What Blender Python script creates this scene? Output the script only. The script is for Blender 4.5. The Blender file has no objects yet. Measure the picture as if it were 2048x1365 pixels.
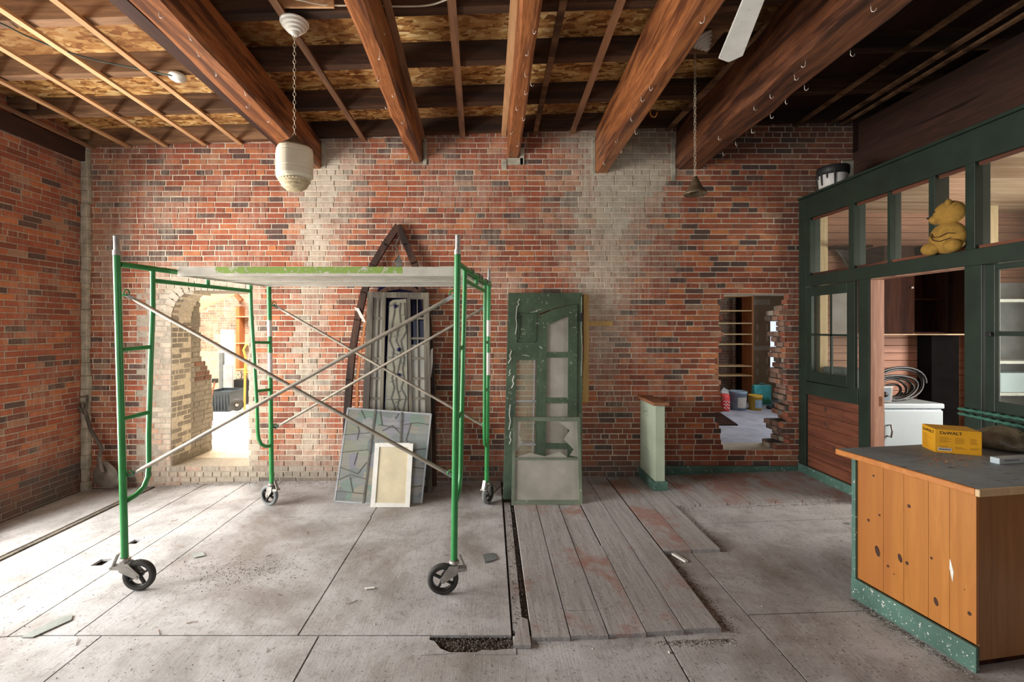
import bpy, bmesh, math, random
from math import sin, cos, pi, radians as R
from mathutils import Vector, Matrix, Euler
random.seed(7)
S = bpy.context.scene
COL = S.collection
# ------------------------------------------------------------------ camera
W, H, F = 2048, 1365, 920.0
CX, CY, CH = 980.0, 655.0, 1.75
cam_d = bpy.data.cameras.new('camera'); cam = bpy.data.objects.new('camera', cam_d); COL.objects.link(cam)
cam.location = (0, 0, CH); cam.rotation_euler = (pi/2, 0, 0)
cam_d.sensor_width = 36; cam_d.lens = 36*F/W
cam_d.shift_x = (W/2-CX)/W; cam_d.shift_y = -(H/2-CY)/W
cam_d.clip_start = .02; cam_d.clip_end = 200
S.camera = cam
# ------------------------------------------------------------------ colour management, sky, lights
S.view_settings.view_transform = 'Standard'; S.view_settings.look = 'None'
S.view_settings.gamma = 1; S.view_settings.use_curve_mapping = False
S.view_settings.exposure = -0.08
wd = bpy.data.worlds.new('sky'); S.world = wd; wd.use_nodes = True
wd.node_tree.nodes['Background'].inputs[0].default_value = (.78, .87, 1, 1)
wd.node_tree.nodes['Background'].inputs[1].default_value = 1.2
def area(name, loc, rot, sx, sy, power, col=(1, 1, 1), spread=180):
    l = bpy.data.lights.new(name, 'AREA'); l.shape = 'RECTANGLE'; l.size = sx; l.size_y = sy
    l.energy = power; l.color = col; l.spread = R(spread)
    o = bpy.data.objects.new(name, l); COL.objects.link(o); o.location = loc; o.rotation_euler = rot
    return o
area('daylight_left_window', (-5.7, 2.5, 1.6), (0, -pi/2, 0), 3.0, 3.4, 900, (1, .965, .91))
area('daylight_front_window', (-2.0, -2.5, 1.9), (pi/2, 0, 0), 3.4, 2.2, 34, (.93, .96, 1))
area('daylight_back_left_room', (-5.2, 8.3, 3.9), (0, 0, 0), 3.2, 3.2, 950, (1, .95, .86))
area('daylight_back_right_room', (6.2, 7.3, 2.2), (0, pi/2, 0), 2.2, 2.0, 110, (.86, .92, 1))
area('daylight_booth_window', (6.1, 3.2, 1.7), (0, pi/2, 0), 1.6, 1.3, 165, (1, .93, .85))
# ------------------------------------------------------------------ helpers
def at(px, py, Y):
    return Vector(((px-CX)*Y/F, Y, CH+(CY-py)*Y/F))
def onz(px, py, z):
    Y = F*(z-CH)/(CY-py); return Vector(((px-CX)*Y/F, Y, z))
def onx(px, py, X):
    Y = F*X/(px-CX); return Vector((X, Y, CH+(CY-py)*Y/F))
def hz(x):                                   # the old floor climbs towards the right
    return .035*max(0, x-.7)+.05*min(0, x+2.6)
BW = 5.244                                   # back wall
LW = -4.62                                   # left wall
PX = 3.517                                   # booth partition
def zj(x): return 3.94+.032*x                # underside of the joists

class MB:
    def __init__(s): s.v = []; s.f = []; s.mi = []; s.a = {}; s.sm = []
    def add(s, vs, fs, m=0, smooth=False, **at_):
        b = len(s.v); s.v += [tuple(v) for v in vs]
        for f in fs:
            s.f.append(tuple(b+i for i in f)); s.mi.append(m); s.sm.append(smooth)
            for k in at_: s.a.setdefault(k, {})[len(s.f)-1] = at_[k]
        return s
    def hexa(s, p, m=0, **k):                # 8 points: bottom 4 ccw, top 4 ccw
        return s.add(p, [(0, 3, 2, 1), (4, 5, 6, 7), (0, 1, 5, 4), (1, 2, 6, 5), (2, 3, 7, 6), (3, 0, 4, 7)], m, **k)
    def box(s, c, d, m=0, rot=None, **k):
        c = Vector(c); hx, hy, hh = d[0]/2, d[1]/2, d[2]/2
        p = [Vector(q) for q in ((-hx, -hy, -hh), (hx, -hy, -hh), (hx, hy, -hh), (-hx, hy, -hh), (-hx, -hy, hh), (hx, -hy, hh), (hx, hy, hh), (-hx, hy, hh))]
        if rot is not None:
            M = Euler(rot).to_matrix() if not isinstance(rot, Matrix) else rot
            p = [M @ q for q in p]
        return s.hexa([q+c for q in p], m, **k)
    def bx(s, x0, x1, y0, y1, z0, z1, m=0, **k):
        return s.hexa([(x0, y0, z0), (x1, y0, z0), (x1, y1, z0), (x0, y1, z0), (x0, y0, z1), (x1, y0, z1), (x1, y1, z1), (x0, y1, z1)], m, **k)
    def bar(s, a, b, w, h, m=0, up=(0, 0, 1), **k):   # rectangular bar from a to b; w across, h along up
        a, b = Vector(a), Vector(b); d = (b-a).normalized(); u = Vector(up)
        sd = d.cross(u)
        if sd.length < 1e-4: sd = d.cross(Vector((1, 0, 0)))
        sd.normalize(); u = sd.cross(d).normalized(); sd = sd*w/2; u = u*h/2
        return s.hexa([a-sd-u, a+sd-u, b+sd-u, b-sd-u, a-sd+u, a+sd+u, b+sd+u, b-sd+u], m, **k)
    def tube(s, pts, r, n=10, m=0, closed=False, cap=True, **k):
        pts = [Vector(p) for p in pts]; N = len(pts); rs = r if isinstance(r, (list, tuple)) else [r]*N
        vs = []; ref = None
        for i, p in enumerate(pts):
            if closed: t = (pts[(i+1) % N]-pts[i-1])
            else: t = (pts[min(i+1, N-1)]-pts[max(i-1, 0)])
            t.normalize()
            if ref is None:
                ref = Vector((0, 0, 1)) if abs(t.z) < .9 else Vector((1, 0, 0))
            u = (ref-t*ref.dot(t))
            if u.length < 1e-5: u = t.orthogonal()
            u.normalize(); ref = u; w = t.cross(u)
            for j in range(n):
                a = 2*pi*j/n; vs.append(p+(u*cos(a)+w*sin(a))*rs[i])
        fs = []
        for i in range(N if closed else N-1):
            for j in range(n):
                q = (i+1) % N
                fs.append((i*n+j, i*n+(j+1) % n, q*n+(j+1) % n, q*n+j))
        s.add(vs, fs, m, True, **k)
        if cap and not closed:
            s.add(vs[:n], [tuple(range(n))[::-1]], m); s.add(vs[-n:], [tuple(range(n))], m)
        return s
    def lathe(s, prof, c=(0, 0, 0), n=32, m=0, M=None, mod=None, smooth=True, crease=False, **k):   # prof: (r, z)
        if crease:
            for p, q in zip(prof, prof[1:]): s.lathe([p, q], c, n, m, M, mod, smooth, **k)
            return s
        c = Vector(c); vs = []
        for r, z in prof:
            for j in range(n):
                a = 2*pi*j/n; q = r*(mod(a, z) if mod else 1); v = Vector((q*cos(a), q*sin(a), z))
                vs.append((M @ v if M is not None else v)+c)
        fs = [(i*n+j, i*n+(j+1) % n, (i+1)*n+(j+1) % n, (i+1)*n+j) for i in range(len(prof)-1) for j in range(n)]
        return s.add(vs, fs, m, smooth, **k)
    def prism(s, poly, d, m=0, **k):         # poly: 3-D points, extruded by vector d
        d = Vector(d); n = len(poly); vs = [Vector(p) for p in poly]; vs += [v+d for v in vs]
        return s.add(vs, [tuple(range(n))[::-1], tuple(range(n, 2*n))]+[(i, (i+1) % n, n+(i+1) % n, n+i) for i in range(n)], m, **k)
    def build(s, name, mats, parent=None, loc=None, bevel=0, kind=None, fix=True):
        me = bpy.data.meshes.new(name); o0 = Vector(loc) if loc is not None else Vector((0, 0, 0))
        rt_ = parent
        while rt_ is not None and rt_.parent is not None: rt_ = rt_.parent
        if rt_ is not None and loc is None and rt_.get('_w'): o0 = Vector(rt_['_w'])
        me.from_pydata([tuple(Vector(v)-o0) for v in s.v], [], s.f)
        if not isinstance(mats, (list, tuple)): mats = [mats]
        for m in mats: me.materials.append(m)
        me.polygons.foreach_set('material_index', s.mi); me.polygons.foreach_set('use_smooth', s.sm)
        for kname, d in s.a.items():
            at_ = me.attributes.new(kname, 'FLOAT', 'FACE'); at_.data.foreach_set('value', [float(d.get(i, 0)) for i in range(len(s.f))])
        if fix and len(s.f) < 20000:
            bm = bmesh.new(); bm.from_mesh(me); bmesh.ops.recalc_face_normals(bm, faces=bm.faces); bm.to_mesh(me); bm.free()
        me.update()
        o = bpy.data.objects.new(name, me); COL.objects.link(o)
        if parent is not None:
            o.parent = parent
            pass
        else: o.location = o0
        if bevel:
            b = o.modifiers.new('bevel', 'BEVEL'); b.width = bevel; b.segments = 2; b.limit_method = 'ANGLE'; b.angle_limit = R(40)
        if kind: o['kind'] = kind
        return o
def thing(name, label, cat, loc=(0, 0, 0), rotz=0, group=None, world=False):
    o = bpy.data.objects.new(name, None); COL.objects.link(o); o.location = loc; o.rotation_euler = (0, 0, rotz)
    o.empty_display_size = .1; o['label'] = label; o['category'] = cat
    if group: o['group'] = group
    if world: o['_w'] = tuple(loc)           # parts are given in world coordinates
    return o
def tag(o, label, cat, group=None, kind=None):
    o['label'] = label; o['category'] = cat
    if group: o['group'] = group
    if kind: o['kind'] = kind
    return o
def struct(o, label=None):
    o['kind'] = 'structure'
    if label: o['label'] = label; 
    return o
def dup(root, loc, rot=None, label=None, group=None, scale=None):
    r = root.copy(); COL.objects.link(r); r.location = loc
    if rot is not None: r.rotation_euler = rot
    if scale: r.scale = (scale,)*3
    if label: r['label'] = label
    if group: r['group'] = group
    for ch in root.children:
        c = ch.copy(); COL.objects.link(c); c.parent = r
        for g in ch.children:
            d = g.copy(); COL.objects.link(d); d.parent = c
    return r
# ------------------------------------------------------------------ materials
class NT:
    def __init__(s, name):
        s.m = bpy.data.materials.new(name); s.m.use_nodes = True; s.t = s.m.node_tree; s.b = s.t.nodes['Principled BSDF']
        s.tc = None
    def n(s, typ, **k):
        x = s.t.nodes.new(typ)
        for a, b in k.items():
            if a in x.inputs.keys(): x.inputs[a].default_value = b
            else: setattr(x, a, b)
        return x
    def l(s, a, b): s.t.links.new(a, b)
    def obj(s, scale=(1, 1, 1), rot=(0, 0, 0)):
        if s.tc is None: s.tc = s.n('ShaderNodeTexCoord')
        mp = s.n('ShaderNodeMapping'); mp.inputs['Scale'].default_value = scale; mp.inputs['Rotation'].default_value = rot
        s.l(s.tc.outputs['Object'], mp.inputs[0]); return mp.outputs[0]
    def noise(s, vec, scale, detail=4, rough=.55, dist=0):
        x = s.n('ShaderNodeTexNoise', Scale=scale, Detail=detail, Roughness=rough, Distortion=dist); s.l(vec, x.inputs['Vector']); return x.outputs['Fac']
    def ramp(s, fac, stops, mode='LINEAR'):
        x = s.n('ShaderNodeValToRGB'); cr = x.color_ramp; cr.interpolation = mode
        while len(cr.elements) < len(stops): cr.elements.new(.5)
        for e, (p, c) in zip(cr.elements, stops):
            e.position = p; e.color = (c, c, c, 1) if not hasattr(c, '__len__') else (*c, 1)
        s.l(fac, x.inputs[0]); return x.outputs[0]
    def mix(s, fac, a, b, mode='MIX'):
        x = s.n('ShaderNodeMix', data_type='RGBA', blend_type=mode)
        for i, v in ((0, fac), (6, a), (7, b)):
            if isinstance(v, (int, float)): x.inputs[i].default_value = v
            elif isinstance(v, tuple): x.inputs[i].default_value = (*v, 1)
            else: s.l(v, x.inputs[i])
        return x.outputs[2]
    def math(s, op, a, b=0, clamp=False):
        x = s.n('ShaderNodeMath', operation=op, use_clamp=clamp)
        for i, v in ((0, a), (1, b)):
            if isinstance(v, (int, float)): x.inputs[i].default_value = v
            else: s.l(v, x.inputs[i])
        return x.outputs[0]
    def attr(s, name):
        x = s.n('ShaderNodeAttribute', attribute_name=name); return x.outputs['Fac']
    def bump(s, h, strength=.3, dist=.01):
        x = s.n('ShaderNodeBump', Strength=strength, Distance=dist); s.l(h, x.inputs['Height']); s.l(x.outputs[0], s.b.inputs['Normal'])
    def out(s, col, rough=.7, metal=0, spec=.4):
        for i, v in (('Base Color', col), ('Roughness', rough), ('Metallic', metal), ('Specular IOR Level', spec)):
            if isinstance(v, (int, float)): s.b.inputs[i].default_value = v
            elif isinstance(v, tuple): s.b.inputs[i].default_value = (*v, 1)
            else: s.l(v, s.b.inputs[i])
        return s.m
def plain(name, col, rough=.6, metal=0, var=.25, scale=8, spec=.4, bump=.1):
    t = NT(name); v = t.obj(); f = t.noise(v, scale, 6)
    lo = tuple(c*(1-var) for c in col); hi = tuple(min(1, c*(1+var)) for c in col)
    c = t.ramp(f, [(.3, lo), (.7, hi)])
    if bump: t.bump(t.noise(v, scale*8, 4), bump, .003)
    return t.out(c, rough, metal, spec)
def wood(name, c1, c2, axis='y', scale=1.0, rough=.65, dark=None, knots=None, bump=.25, spec=.35, wear=None):
    t = NT(name)
    st = {'x': (1.2, 14, 14), 'y': (14, 1.2, 14), 'z': (14, 14, 1.2)}[axis]
    v = t.obj(tuple(q*scale for q in st)); g = t.noise(v, 1.6, 8, .6, 1.2)
    c = t.ramp(g, [(.25, c1), (.5, tuple((a+b)/2 for a, b in zip(c1, c2))), (.75, c2)])
    if dark:
        f2 = t.noise(t.obj(tuple(q*scale*.25 for q in st)), 1.5, 5, .6, .5)
        c = t.mix(t.ramp(f2, [(.45, 0), (.62, 1)]), c, dark)
    if wear:
        f3 = t.noise(t.obj((1, 1, 1)), 9, 8, .7, .5)
        c = t.mix(t.ramp(f3, [(.58, 0), (.66, 1)]), c, wear)
    if knots:
        vo = t.n('ShaderNodeTexVoronoi', Scale=knots); t.l(t.obj({'x': (.5, 1, 1), 'y': (1, .5, 1), 'z': (1, 1, .55)}[axis]), vo.inputs['Vector'])
        c = t.mix(t.ramp(vo.outputs['Distance'], [(.04, 1), (.085, 0)]), c, tuple(q*.12 for q in c1))
    t.bump(g, bump, .004)
    return t.out(c, rough, 0, spec)
def painted(name, col, under=(.75, .74, .68), rough=.5, chips=.0, dirt=.35, scale=5):
    t = NT(name); v = t.obj(); f = t.noise(v, scale, 6)
    c = t.ramp(f, [(.3, tuple(q*(1-dirt) for q in col)), (.7, tuple(q*(1+dirt*.6) for q in col))])
    if chips:
        f3 = t.noise(v, 38, 6, .65, .8); f4 = t.noise(v, 3.2, 3)
        k = t.math('MULTIPLY', t.ramp(f3, [(.62, 0), (.66, 1)]), t.ramp(f4, [(.5-chips, 0), (.62-chips*.5, 1)]))
        c = t.mix(k, c, under)
    t.bump(t.noise(v, 60, 4), .12, .002)
    return t.out(c, rough, 0, .4)
def brick_mat(name, bright=1.0, gen=False):
    t = NT(name); tint = t.attr('tint'); lime = t.attr('lime'); dirt = t.attr('dirt'); v = t.obj()
    b = bright*1.0
    c = t.ramp(tint, [(0, (.075*b, .06*b, .055*b)), (.09, (.12*b, .085*b, .07*b)), (.12, (.22*b, .075*b, .045*b)), (.35, (.33*b, .095*b, .05*b)),
                      (.62, (.42*b, .12*b, .06*b)), (.84, (.5*b, .17*b, .08*b)), (.93, (.60*b, .21*b, .08*b)), (1, (.38*b, .24*b, .16*b))])
    n1 = t.noise(v, 14, 7, .65); c = t.mix(t.ramp(n1, [(.3, .55), (.7, 0)]), c, (.16, .055, .04))
    n2 = t.noise(v, 3.1, 4); n3 = t.noise(t.obj((26, 26, .8)), 1.4, 6, .6)
    ov = t.math('ADD', t.math('MULTIPLY', n2, .9), t.math('MULTIPLY', n3, 1.0))
    k = t.math('ADD', lime, t.math('SUBTRACT', ov, .90)); n4 = t.noise(v, 45, 5, .7)
    k = t.math('ADD', k, t.math('MULTIPLY', t.math('SUBTRACT', n4, .5), .5))
    k = t.ramp(k, [(.0, 0), (.8, .92)])
    c = t.mix(k, c, t.ramp(n1, [(.3, (.42, .36, .27)), (.7, (.62, .56, .46))]))
    n5 = t.noise(t.obj((75, 75, .55)), 1.2, 4, .5); dr = t.math('MULTIPLY', t.ramp(n5, [(.60, 0), (.66, 1)]), t.math('MULTIPLY', lime, 1.6, True), True)
    c = t.mix(t.math('MULTIPLY', dr, .75), c, (.62, .58, .50))
    c = t.mix(t.math('MULTIPLY', dirt, t.ramp(n2, [(.3, .6), (.6, 1)])), c, (.10, .085, .075))  # grime along the wall foot, plus painted shade on the arch reveal
    t.bump(t.math('ADD', n4, t.noise(v, 160, 3)), .6, .006)
    return t.out(c, .88, 0, .25)
def mortar_mat(name, col=(.74, .64, .50)):
    t = NT(name); v = t.obj(); dirt = t.attr('dirt'); n = t.noise(v, 30, 6, .6); n2 = t.noise(v, 2.2, 3)
    c = t.ramp(n, [(.3, tuple(q*.7 for q in col)), (.7, tuple(q*1.15 for q in col))])
    c = t.mix(t.ramp(n2, [(.45, 0), (.75, .5)]), c, tuple(q*.5 for q in col))
    c = t.mix(dirt, c, (.13, .115, .10)); t.bump(n, .7, .008)
    return t.out(c, .95, 0, .15)
def glass_mat(name, col=(.85, .9, .88), dirt=.25, dcol=(.5, .48, .42)):
    t = NT(name); t.t.nodes.remove(t.b)
    tr = t.n('ShaderNodeBsdfTransparent'); tr.inputs[0].default_value = (*col, 1)
    gl = t.n('ShaderNodeBsdfGlossy'); gl.inputs['Roughness'].default_value = .08
    df = t.n('ShaderNodeBsdfDiffuse'); df.inputs[0].default_value = (*dcol, 1)
    lw = t.n('ShaderNodeLayerWeight', Blend=.5); fr = t.n('ShaderNodeMath', operation='MULTIPLY_ADD'); pw = t.math('POWER', lw.outputs['Facing'], 4.0); t.l(pw, fr.inputs[0]); fr.inputs[1].default_value = .5; fr.inputs[2].default_value = .035; m1 = t.n('ShaderNodeMixShader'); m2 = t.n('ShaderNodeMixShader')
    v = t.obj(); f = t.noise(v, 3, 3, .5); f = t.ramp(f, [(.3, dirt*.6), (.75, min(1, dirt*1.3))])
    t.l(fr.outputs[0], m1.inputs[0]); t.l(tr.outputs[0], m1.inputs[1]); t.l(gl.outputs[0], m1.inputs[2])
    t.l(f, m2.inputs[0]); t.l(m1.outputs[0], m2.inputs[1]); t.l(df.outputs[0], m2.inputs[2])
    t.l(m2.outputs[0], t.t.nodes['Material Output'].inputs[0]); return t.m
def osb_mat():
    t = NT('osb'); v0 = t.obj(); nz = t.n('ShaderNodeTexNoise', Scale=5.0, Detail=3); t.l(v0, nz.inputs['Vector'])
    cols = []
    for i, (rz, sc) in enumerate(((.7, (10, 30, 1)), (2.3, (11, 28, 1)))):
        mp = t.obj(sc, (0, 0, rz)); ad = t.n('ShaderNodeMix', data_type='RGBA', blend_type='LINEAR_LIGHT')
        ad.inputs[0].default_value = 1.6 if False else 1.0; t.l(mp, ad.inputs[6]); t.l(nz.outputs['Color'], ad.inputs[7])
        vo = t.n('ShaderNodeTexVoronoi', Scale=1.0); t.l(ad.outputs[2], vo.inputs['Vector']); cols.append(vo.outputs['Color'])
    w = t.ramp(t.noise(v0, 9, 3), [(.46, 0), (.54, 1)]); c = t.mix(w, cols[0], cols[1])
    sep = t.n('ShaderNodeSeparateColor'); t.l(c, sep.inputs[0])
    c = t.ramp(sep.outputs[0], [(0, (.16, .06, .018)), (.25, (.36, .16, .045)), (.55, (.62, .33, .105)), (.8, (.80, .50, .19)), (1, (.90, .66, .32))])
    stain = t.noise(v0, 1.3, 4); c = t.mix(t.ramp(stain, [(.42, 0), (.62, .7)]), c, (.17, .065, .022))
    return t.out(c, .75, 0, .25)
def ply_mat():
    t = NT('plywood_floor'); v = t.obj(); n = t.noise(v, 2.3, 8, .62, .4); g = t.noise(t.obj((30, 2.2, 10)), 1.5, 8, .6, 1.5)
    c = t.ramp(n, [(.30, (.26, .25, .24)), (.5, (.42, .415, .415)), (.72, (.53, .53, .54))])
    c = t.mix(t.ramp(g, [(.33, .38), (.48, 0)]), c, (.30, .28, .265))
    d = t.noise(v, .9, 6, .65, .6); c = t.mix(t.ramp(d, [(.48, 0), (.66, .75)]), c, (.19, .155, .13))
    sp = t.noise(v, 55, 4, .7); c = t.mix(t.ramp(sp, [(.60, 0), (.66, .85)]), c, (.10, .085, .075))
    sp2 = t.noise(v, 70, 3, .6); c = t.mix(t.ramp(sp2, [(.68, 0), (.72, .8)]), c, (.7, .69, .66))
    big = t.noise(v, 14, 7, .8, 1); c = t.mix(t.ramp(big, [(.54, 0), (.66, .6)]), c, (.18, .15, .13))
    t.bump(t.math('ADD', g, t.math('MULTIPLY', sp, .7)), .35, .004)
    return t.out(c, .8, 0, .3)
def plank_mat():
    t = NT('worn_floorboards'); v = t.obj(); tint = t.attr('tint'); g = t.noise(t.obj((26, 1.6, 10)), 1.5, 8, .6, 1)
    n = t.noise(v, 2.6, 7, .65, .3)
    c = t.ramp(g, [(.3, (.25, .23, .22)), (.7, (.40, .39, .385))])
    kx = t.math('ADD', n, t.math('MULTIPLY', t.math('SUBTRACT', tint, .5), .16))
    c = t.mix(t.ramp(kx, [(.5, 0), (.62, .72)]), c, (.30, .135, .10))
    c = t.mix(t.ramp(t.noise(v, 4.5, 6, .7), [(.55, 0), (.7, .6)]), c, (.33, .32, .32))
    sp = t.noise(v, 50, 4, .7); c = t.mix(t.ramp(sp, [(.59, 0), (.66, .8)]), c, (.12, .10, .09))
    sp2 = t.noise(v, 80, 3, .6); c = t.mix(t.ramp(sp2, [(.71, 0), (.74, .7)]), c, (.65, .62, .58))
    t.bump(t.math('ADD', g, sp), .35, .004)
    return t.out(c, .8, 0, .3)
M = {}
M['brick'] = brick_mat('old_red_brick'); M['brick_b'] = brick_mat('sun_lightened_brick', 1.3)  # back-room copy is the same brick lightened, sunlight put into its colour
M['mortar'] = mortar_mat('lime_mortar'); M['mortar_d'] = mortar_mat('grey_mortar', (.50, .43, .34))
M['plaster'] = plain('rough_plaster', (.40, .37, .29), .95, var=.35, scale=12, bump=.6)
M['osb'] = osb_mat(); M['ply'] = ply_mat(); M['plank'] = plank_mat()
M['sub'] = plain('dark_subfloor_dirt', (.075, .06, .05), .95, var=.5, scale=25, bump=.7)
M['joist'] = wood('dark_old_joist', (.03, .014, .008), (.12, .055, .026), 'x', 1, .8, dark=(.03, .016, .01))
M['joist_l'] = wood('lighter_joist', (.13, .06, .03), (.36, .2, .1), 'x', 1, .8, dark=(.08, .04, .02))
M['beam'] = wood('red_brown_beam', (.13, .036, .012), (.46, .17, .055), 'y', 2.2, .42, dark=(.08, .024, .010), spec=.5)
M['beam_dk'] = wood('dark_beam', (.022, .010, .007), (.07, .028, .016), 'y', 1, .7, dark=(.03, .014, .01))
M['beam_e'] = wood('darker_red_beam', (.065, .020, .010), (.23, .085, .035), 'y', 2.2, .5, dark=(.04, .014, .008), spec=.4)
M['strip'] = wood('pine_furring', (.50, .27, .12), (.74, .46, .24), 'y', 1, .7, dark=(.42, .22, .10))
M['strip_dk'] = wood('aged_furring', (.22, .10, .05), (.42, .22, .11), 'y', 1, .7, dark=(.12, .06, .035))
M['green'] = painted('dark_green_paint', (.020, .034, .024), rough=.42, dirt=.25)
M['green_base'] = painted('green_baseboard_paint', (.075, .155, .125), rough=.5, chips=.22)
M['green_door'] = painted('old_green_door_paint', (.065, .10, .062), rough=.45, chips=.10, under=(.5, .52, .42))
M['green_sash'] = painted('grey_green_sash_paint', (.14, .17, .12), rough=.5, chips=.05)
M['sage'] = painted('pale_sage_paint', (.40, .47, .36), rough=.5, dirt=.12)
M['scaf'] = NT('scaffold_green'); 
def _scaf():
    t = M['scaf']; v = t.obj(); n = t.noise(v, 6, 6, .6)
    c = t.ramp(n, [(.3, (.022, .19, .045)), (.7, (.04, .27, .075))])
    c = t.mix(t.ramp(t.noise(v, 60, 5, .7), [(.68, 0), (.72, .8)]), c, (.3, .34, .28)); return t.out(c, .3, 0, .5)
M['scaf'] = _scaf()
M['steel'] = plain('galvanised_steel', (.36, .345, .32), .5, .8, .25, 14)
M['brace'] = plain('dull_brace_tube', (.36, .32, .26), .55, .5, .25, 9)
M['alu'] = plain('aluminium_deck', (.68, .65, .57), .42, .45, .15, 5)
M['rust'] = plain('rusty_steel', (.22, .09, .04), .8, .3, .5, 20)
M['rubber'] = plain('black_rubber', (.035, .033, .03), .7, 0, .4, 15)
M['wheel'] = plain('black_wheel_disc', (.02, .02, .02), .45, 0, .3, 15)
M['grey_rubber'] = plain('grey_rubber_tyre', (.17, .18, .18), .75, 0, .3, 15)
M['white'] = painted('old_white_paint', (.70, .69, .64), under=(.35, .28, .2), rough=.5, chips=.12, dirt=.15)
M['porcelain'] = plain('white_porcelain', (.72, .70, .62), .3, 0, .08, 4, bump=0)
M['opal'] = plain('opal_lamp_glass', (.70, .63, .48), .3, 0, .12, 5, bump=0)
M['opal_d'] = plain('dusty_lamp_glass', (.55, .45, .28), .5, 0, .3, 40)
M['brass'] = plain('tarnished_brass', (.16, .115, .07), .5, .6, .4, 14)
M['chain'] = plain('pale_chain', (.52, .45, .34), .5, .4, .3, 30)
M['wire'] = plain('bright_wire', (.75, .68, .6), .35, .7, .15, 20, bump=0)
M['black'] = plain('black_plastic', (.018, .018, .018), .5, 0, .3, 10)
M['hose'] = plain('black_hose', (.03, .031, .032), .38, 0, .2, 10)
M['brownwood'] = wood('dark_stained_wood', (.022, .009, .006), (.065, .025, .014), 'z', 1, .8, dark=(.018, .008, .006), spec=.1)
M['redwood'] = wood('red_brown_boards', (.085, .026, .016), (.24, .085, .045), 'y', .8, .5, dark=(.05, .02, .014), wear=(.04, .03, .025))
M['gothic'] = wood('gothic_frame_wood', (.035, .016, .010), (.12, .05, .028), 'z', 1, .7, dark=(.02, .01, .007))
M['greywood'] = wood('weathered_grey_wood', (.10, .09, .07), (.24, .21, .16), 'z', 1, .8, dark=(.07, .06, .05))
M['jamb'] = wood('pink_brown_jamb', (.30, .14, .09), (.52, .30, .20), 'z', 1, .65, dark=(.22, .1, .06))
M['palewood'] = wood('pale_raw_wood', (.50, .34, .18), (.72, .55, .34), 'z', 1, .7)
M['pinkboard'] = wood('pinkish_board_wall', (.30, .13, .085), (.50, .26, .17), 'x', .8, .6, dark=(.28, .13, .08))
M['bead'] = wood('booth_ceiling_boards', (.36, .22, .14), (.62, .43, .29), 'x', .8, .45, dark=(.30, .17, .10))
M['pine'] = wood('orange_knotty_pine', (.34, .125, .025), (.50, .205, .045), 'z', .7, .35, dark=(.36, .13, .03), spec=.5, bump=.05)
M['pine_d'] = wood('duller_pine', (.22, .10, .035), (.36, .175, .06), 'z', .7, .45, spec=.4, bump=.05)
M['pine_edge'] = wood('counter_edge_wood', (.38, .13, .03), (.58, .24, .07), 'x', .7, .35, spec=.5, bump=.05)
M['knot'] = plain('pine_knot', (.05, .018, .008), .5, 0, .4, 60)
M['ctop'] = NT('x')
def _ctop():
    t = M['ctop']; t.m.name = 'grey_blue_counter_top'; v = t.obj(); n = t.noise(v, 3, 7, .65, .4); c = t.ramp(n, [(.3, (.20, .24, .27)), (.7, (.32, .37, .41))])
    c = t.mix(t.ramp(t.noise(t.obj((2, 6, 1)), 4, 7, .7, 1), [(.58, 0), (.64, .8)]), c, (.06, .065, .07)); return t.out(c, .55, 0, .4)
M['ctop'] = _ctop()
M['enamel'] = plain('white_enamel', (.52, .62, .66), .35, 0, .05, 3, bump=0)
M['yellowbox'] = plain('yellow_cardboard', (.68, .33, .015), .55, 0, .08, 5, bump=0)
M['ink'] = plain('black_ink', (.02, .017, .01), .6, 0, 0, 5, bump=0)
M['inkf'] = plain('faded_ink', (.32, .14, .01), .6, 0, 0, 5, bump=0)
M['label'] = plain('paper_label', (.68, .66, .62), .7, 0, .05, 5, bump=0)
M['labelg'] = plain('grey_label', (.42, .38, .33), .7, 0, .35, 90, bump=0)
M['plush'] = plain('mustard_plush', (.34, .19, .035), .95, 0, .2, 30, bump=.6)
M['glass'] = glass_mat('old_window_glass', dirt=.03)
M['glass_d'] = glass_mat('dusty_window_glass', dirt=.75, dcol=(.42, .40, .35))
M['glass_g'] = glass_mat('grimy_door_glass', dirt=.35, dcol=(.38, .36, .27))
M['glass_t'] = glass_mat('textured_leaded_glass', dirt=.6, dcol=(.38, .36, .28))
M['glass_b'] = glass_mat('deep_blue_glass', col=(.1, .12, .4), dirt=.5, dcol=(.02, .02, .07))
M['lead'] = plain('lead_came', (.11, .105, .09), .6, .3, .3, 20)
M['debris'] = plain('dark_rubble', (.11, .09, .075), .95, 0, .5, 30)
M['chip'] = plain('pale_chip', (.55, .53, .49), .9, 0, .3, 30)
M['tin'] = plain('grey_painted_scrap', (.27, .30, .28), .6, 0, .2, 10)
M['slate'] = plain('dark_grey_scrap', (.13, .14, .14), .7, 0, .2, 10)
M['drywall'] = NT('x')
def _dw():
    t = M['drywall']; t.m.name = 'brown_drywall'; v = t.obj(); n = t.noise(v, 2, 5)
    c = t.ramp(n, [(.3, (.40, .27, .18)), (.7, (.52, .37, .25))]); return t.out(c, .9, 0, .2)
M['drywall'] = _dw(); M['mud'] = plain('drywall_mud', (.62, .52, .42), .9, 0, .1, 8)
M['whiteboard'] = plain('bright_white_panel', (.82, .80, .76), .6, 0, .06, 4)
M['shelfwood'] = wood('orange_shelf_wood', (.36, .12, .04), (.55, .22, .08), 'z', .8, .5)
M['bluebucket'] = plain('grey_blue_bucket', (.23, .30, .36), .5, 0, .2, 8)
M['yelbucket'] = plain('yellow_bucket', (.62, .36, .05), .5, 0, .12, 8)
M['redbag'] = plain('red_sack', (.62, .05, .045), .6, 0, .15, 12)
M['teal'] = plain('teal_bag', (.10, .50, .52), .5, 0, .3, 9)
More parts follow.
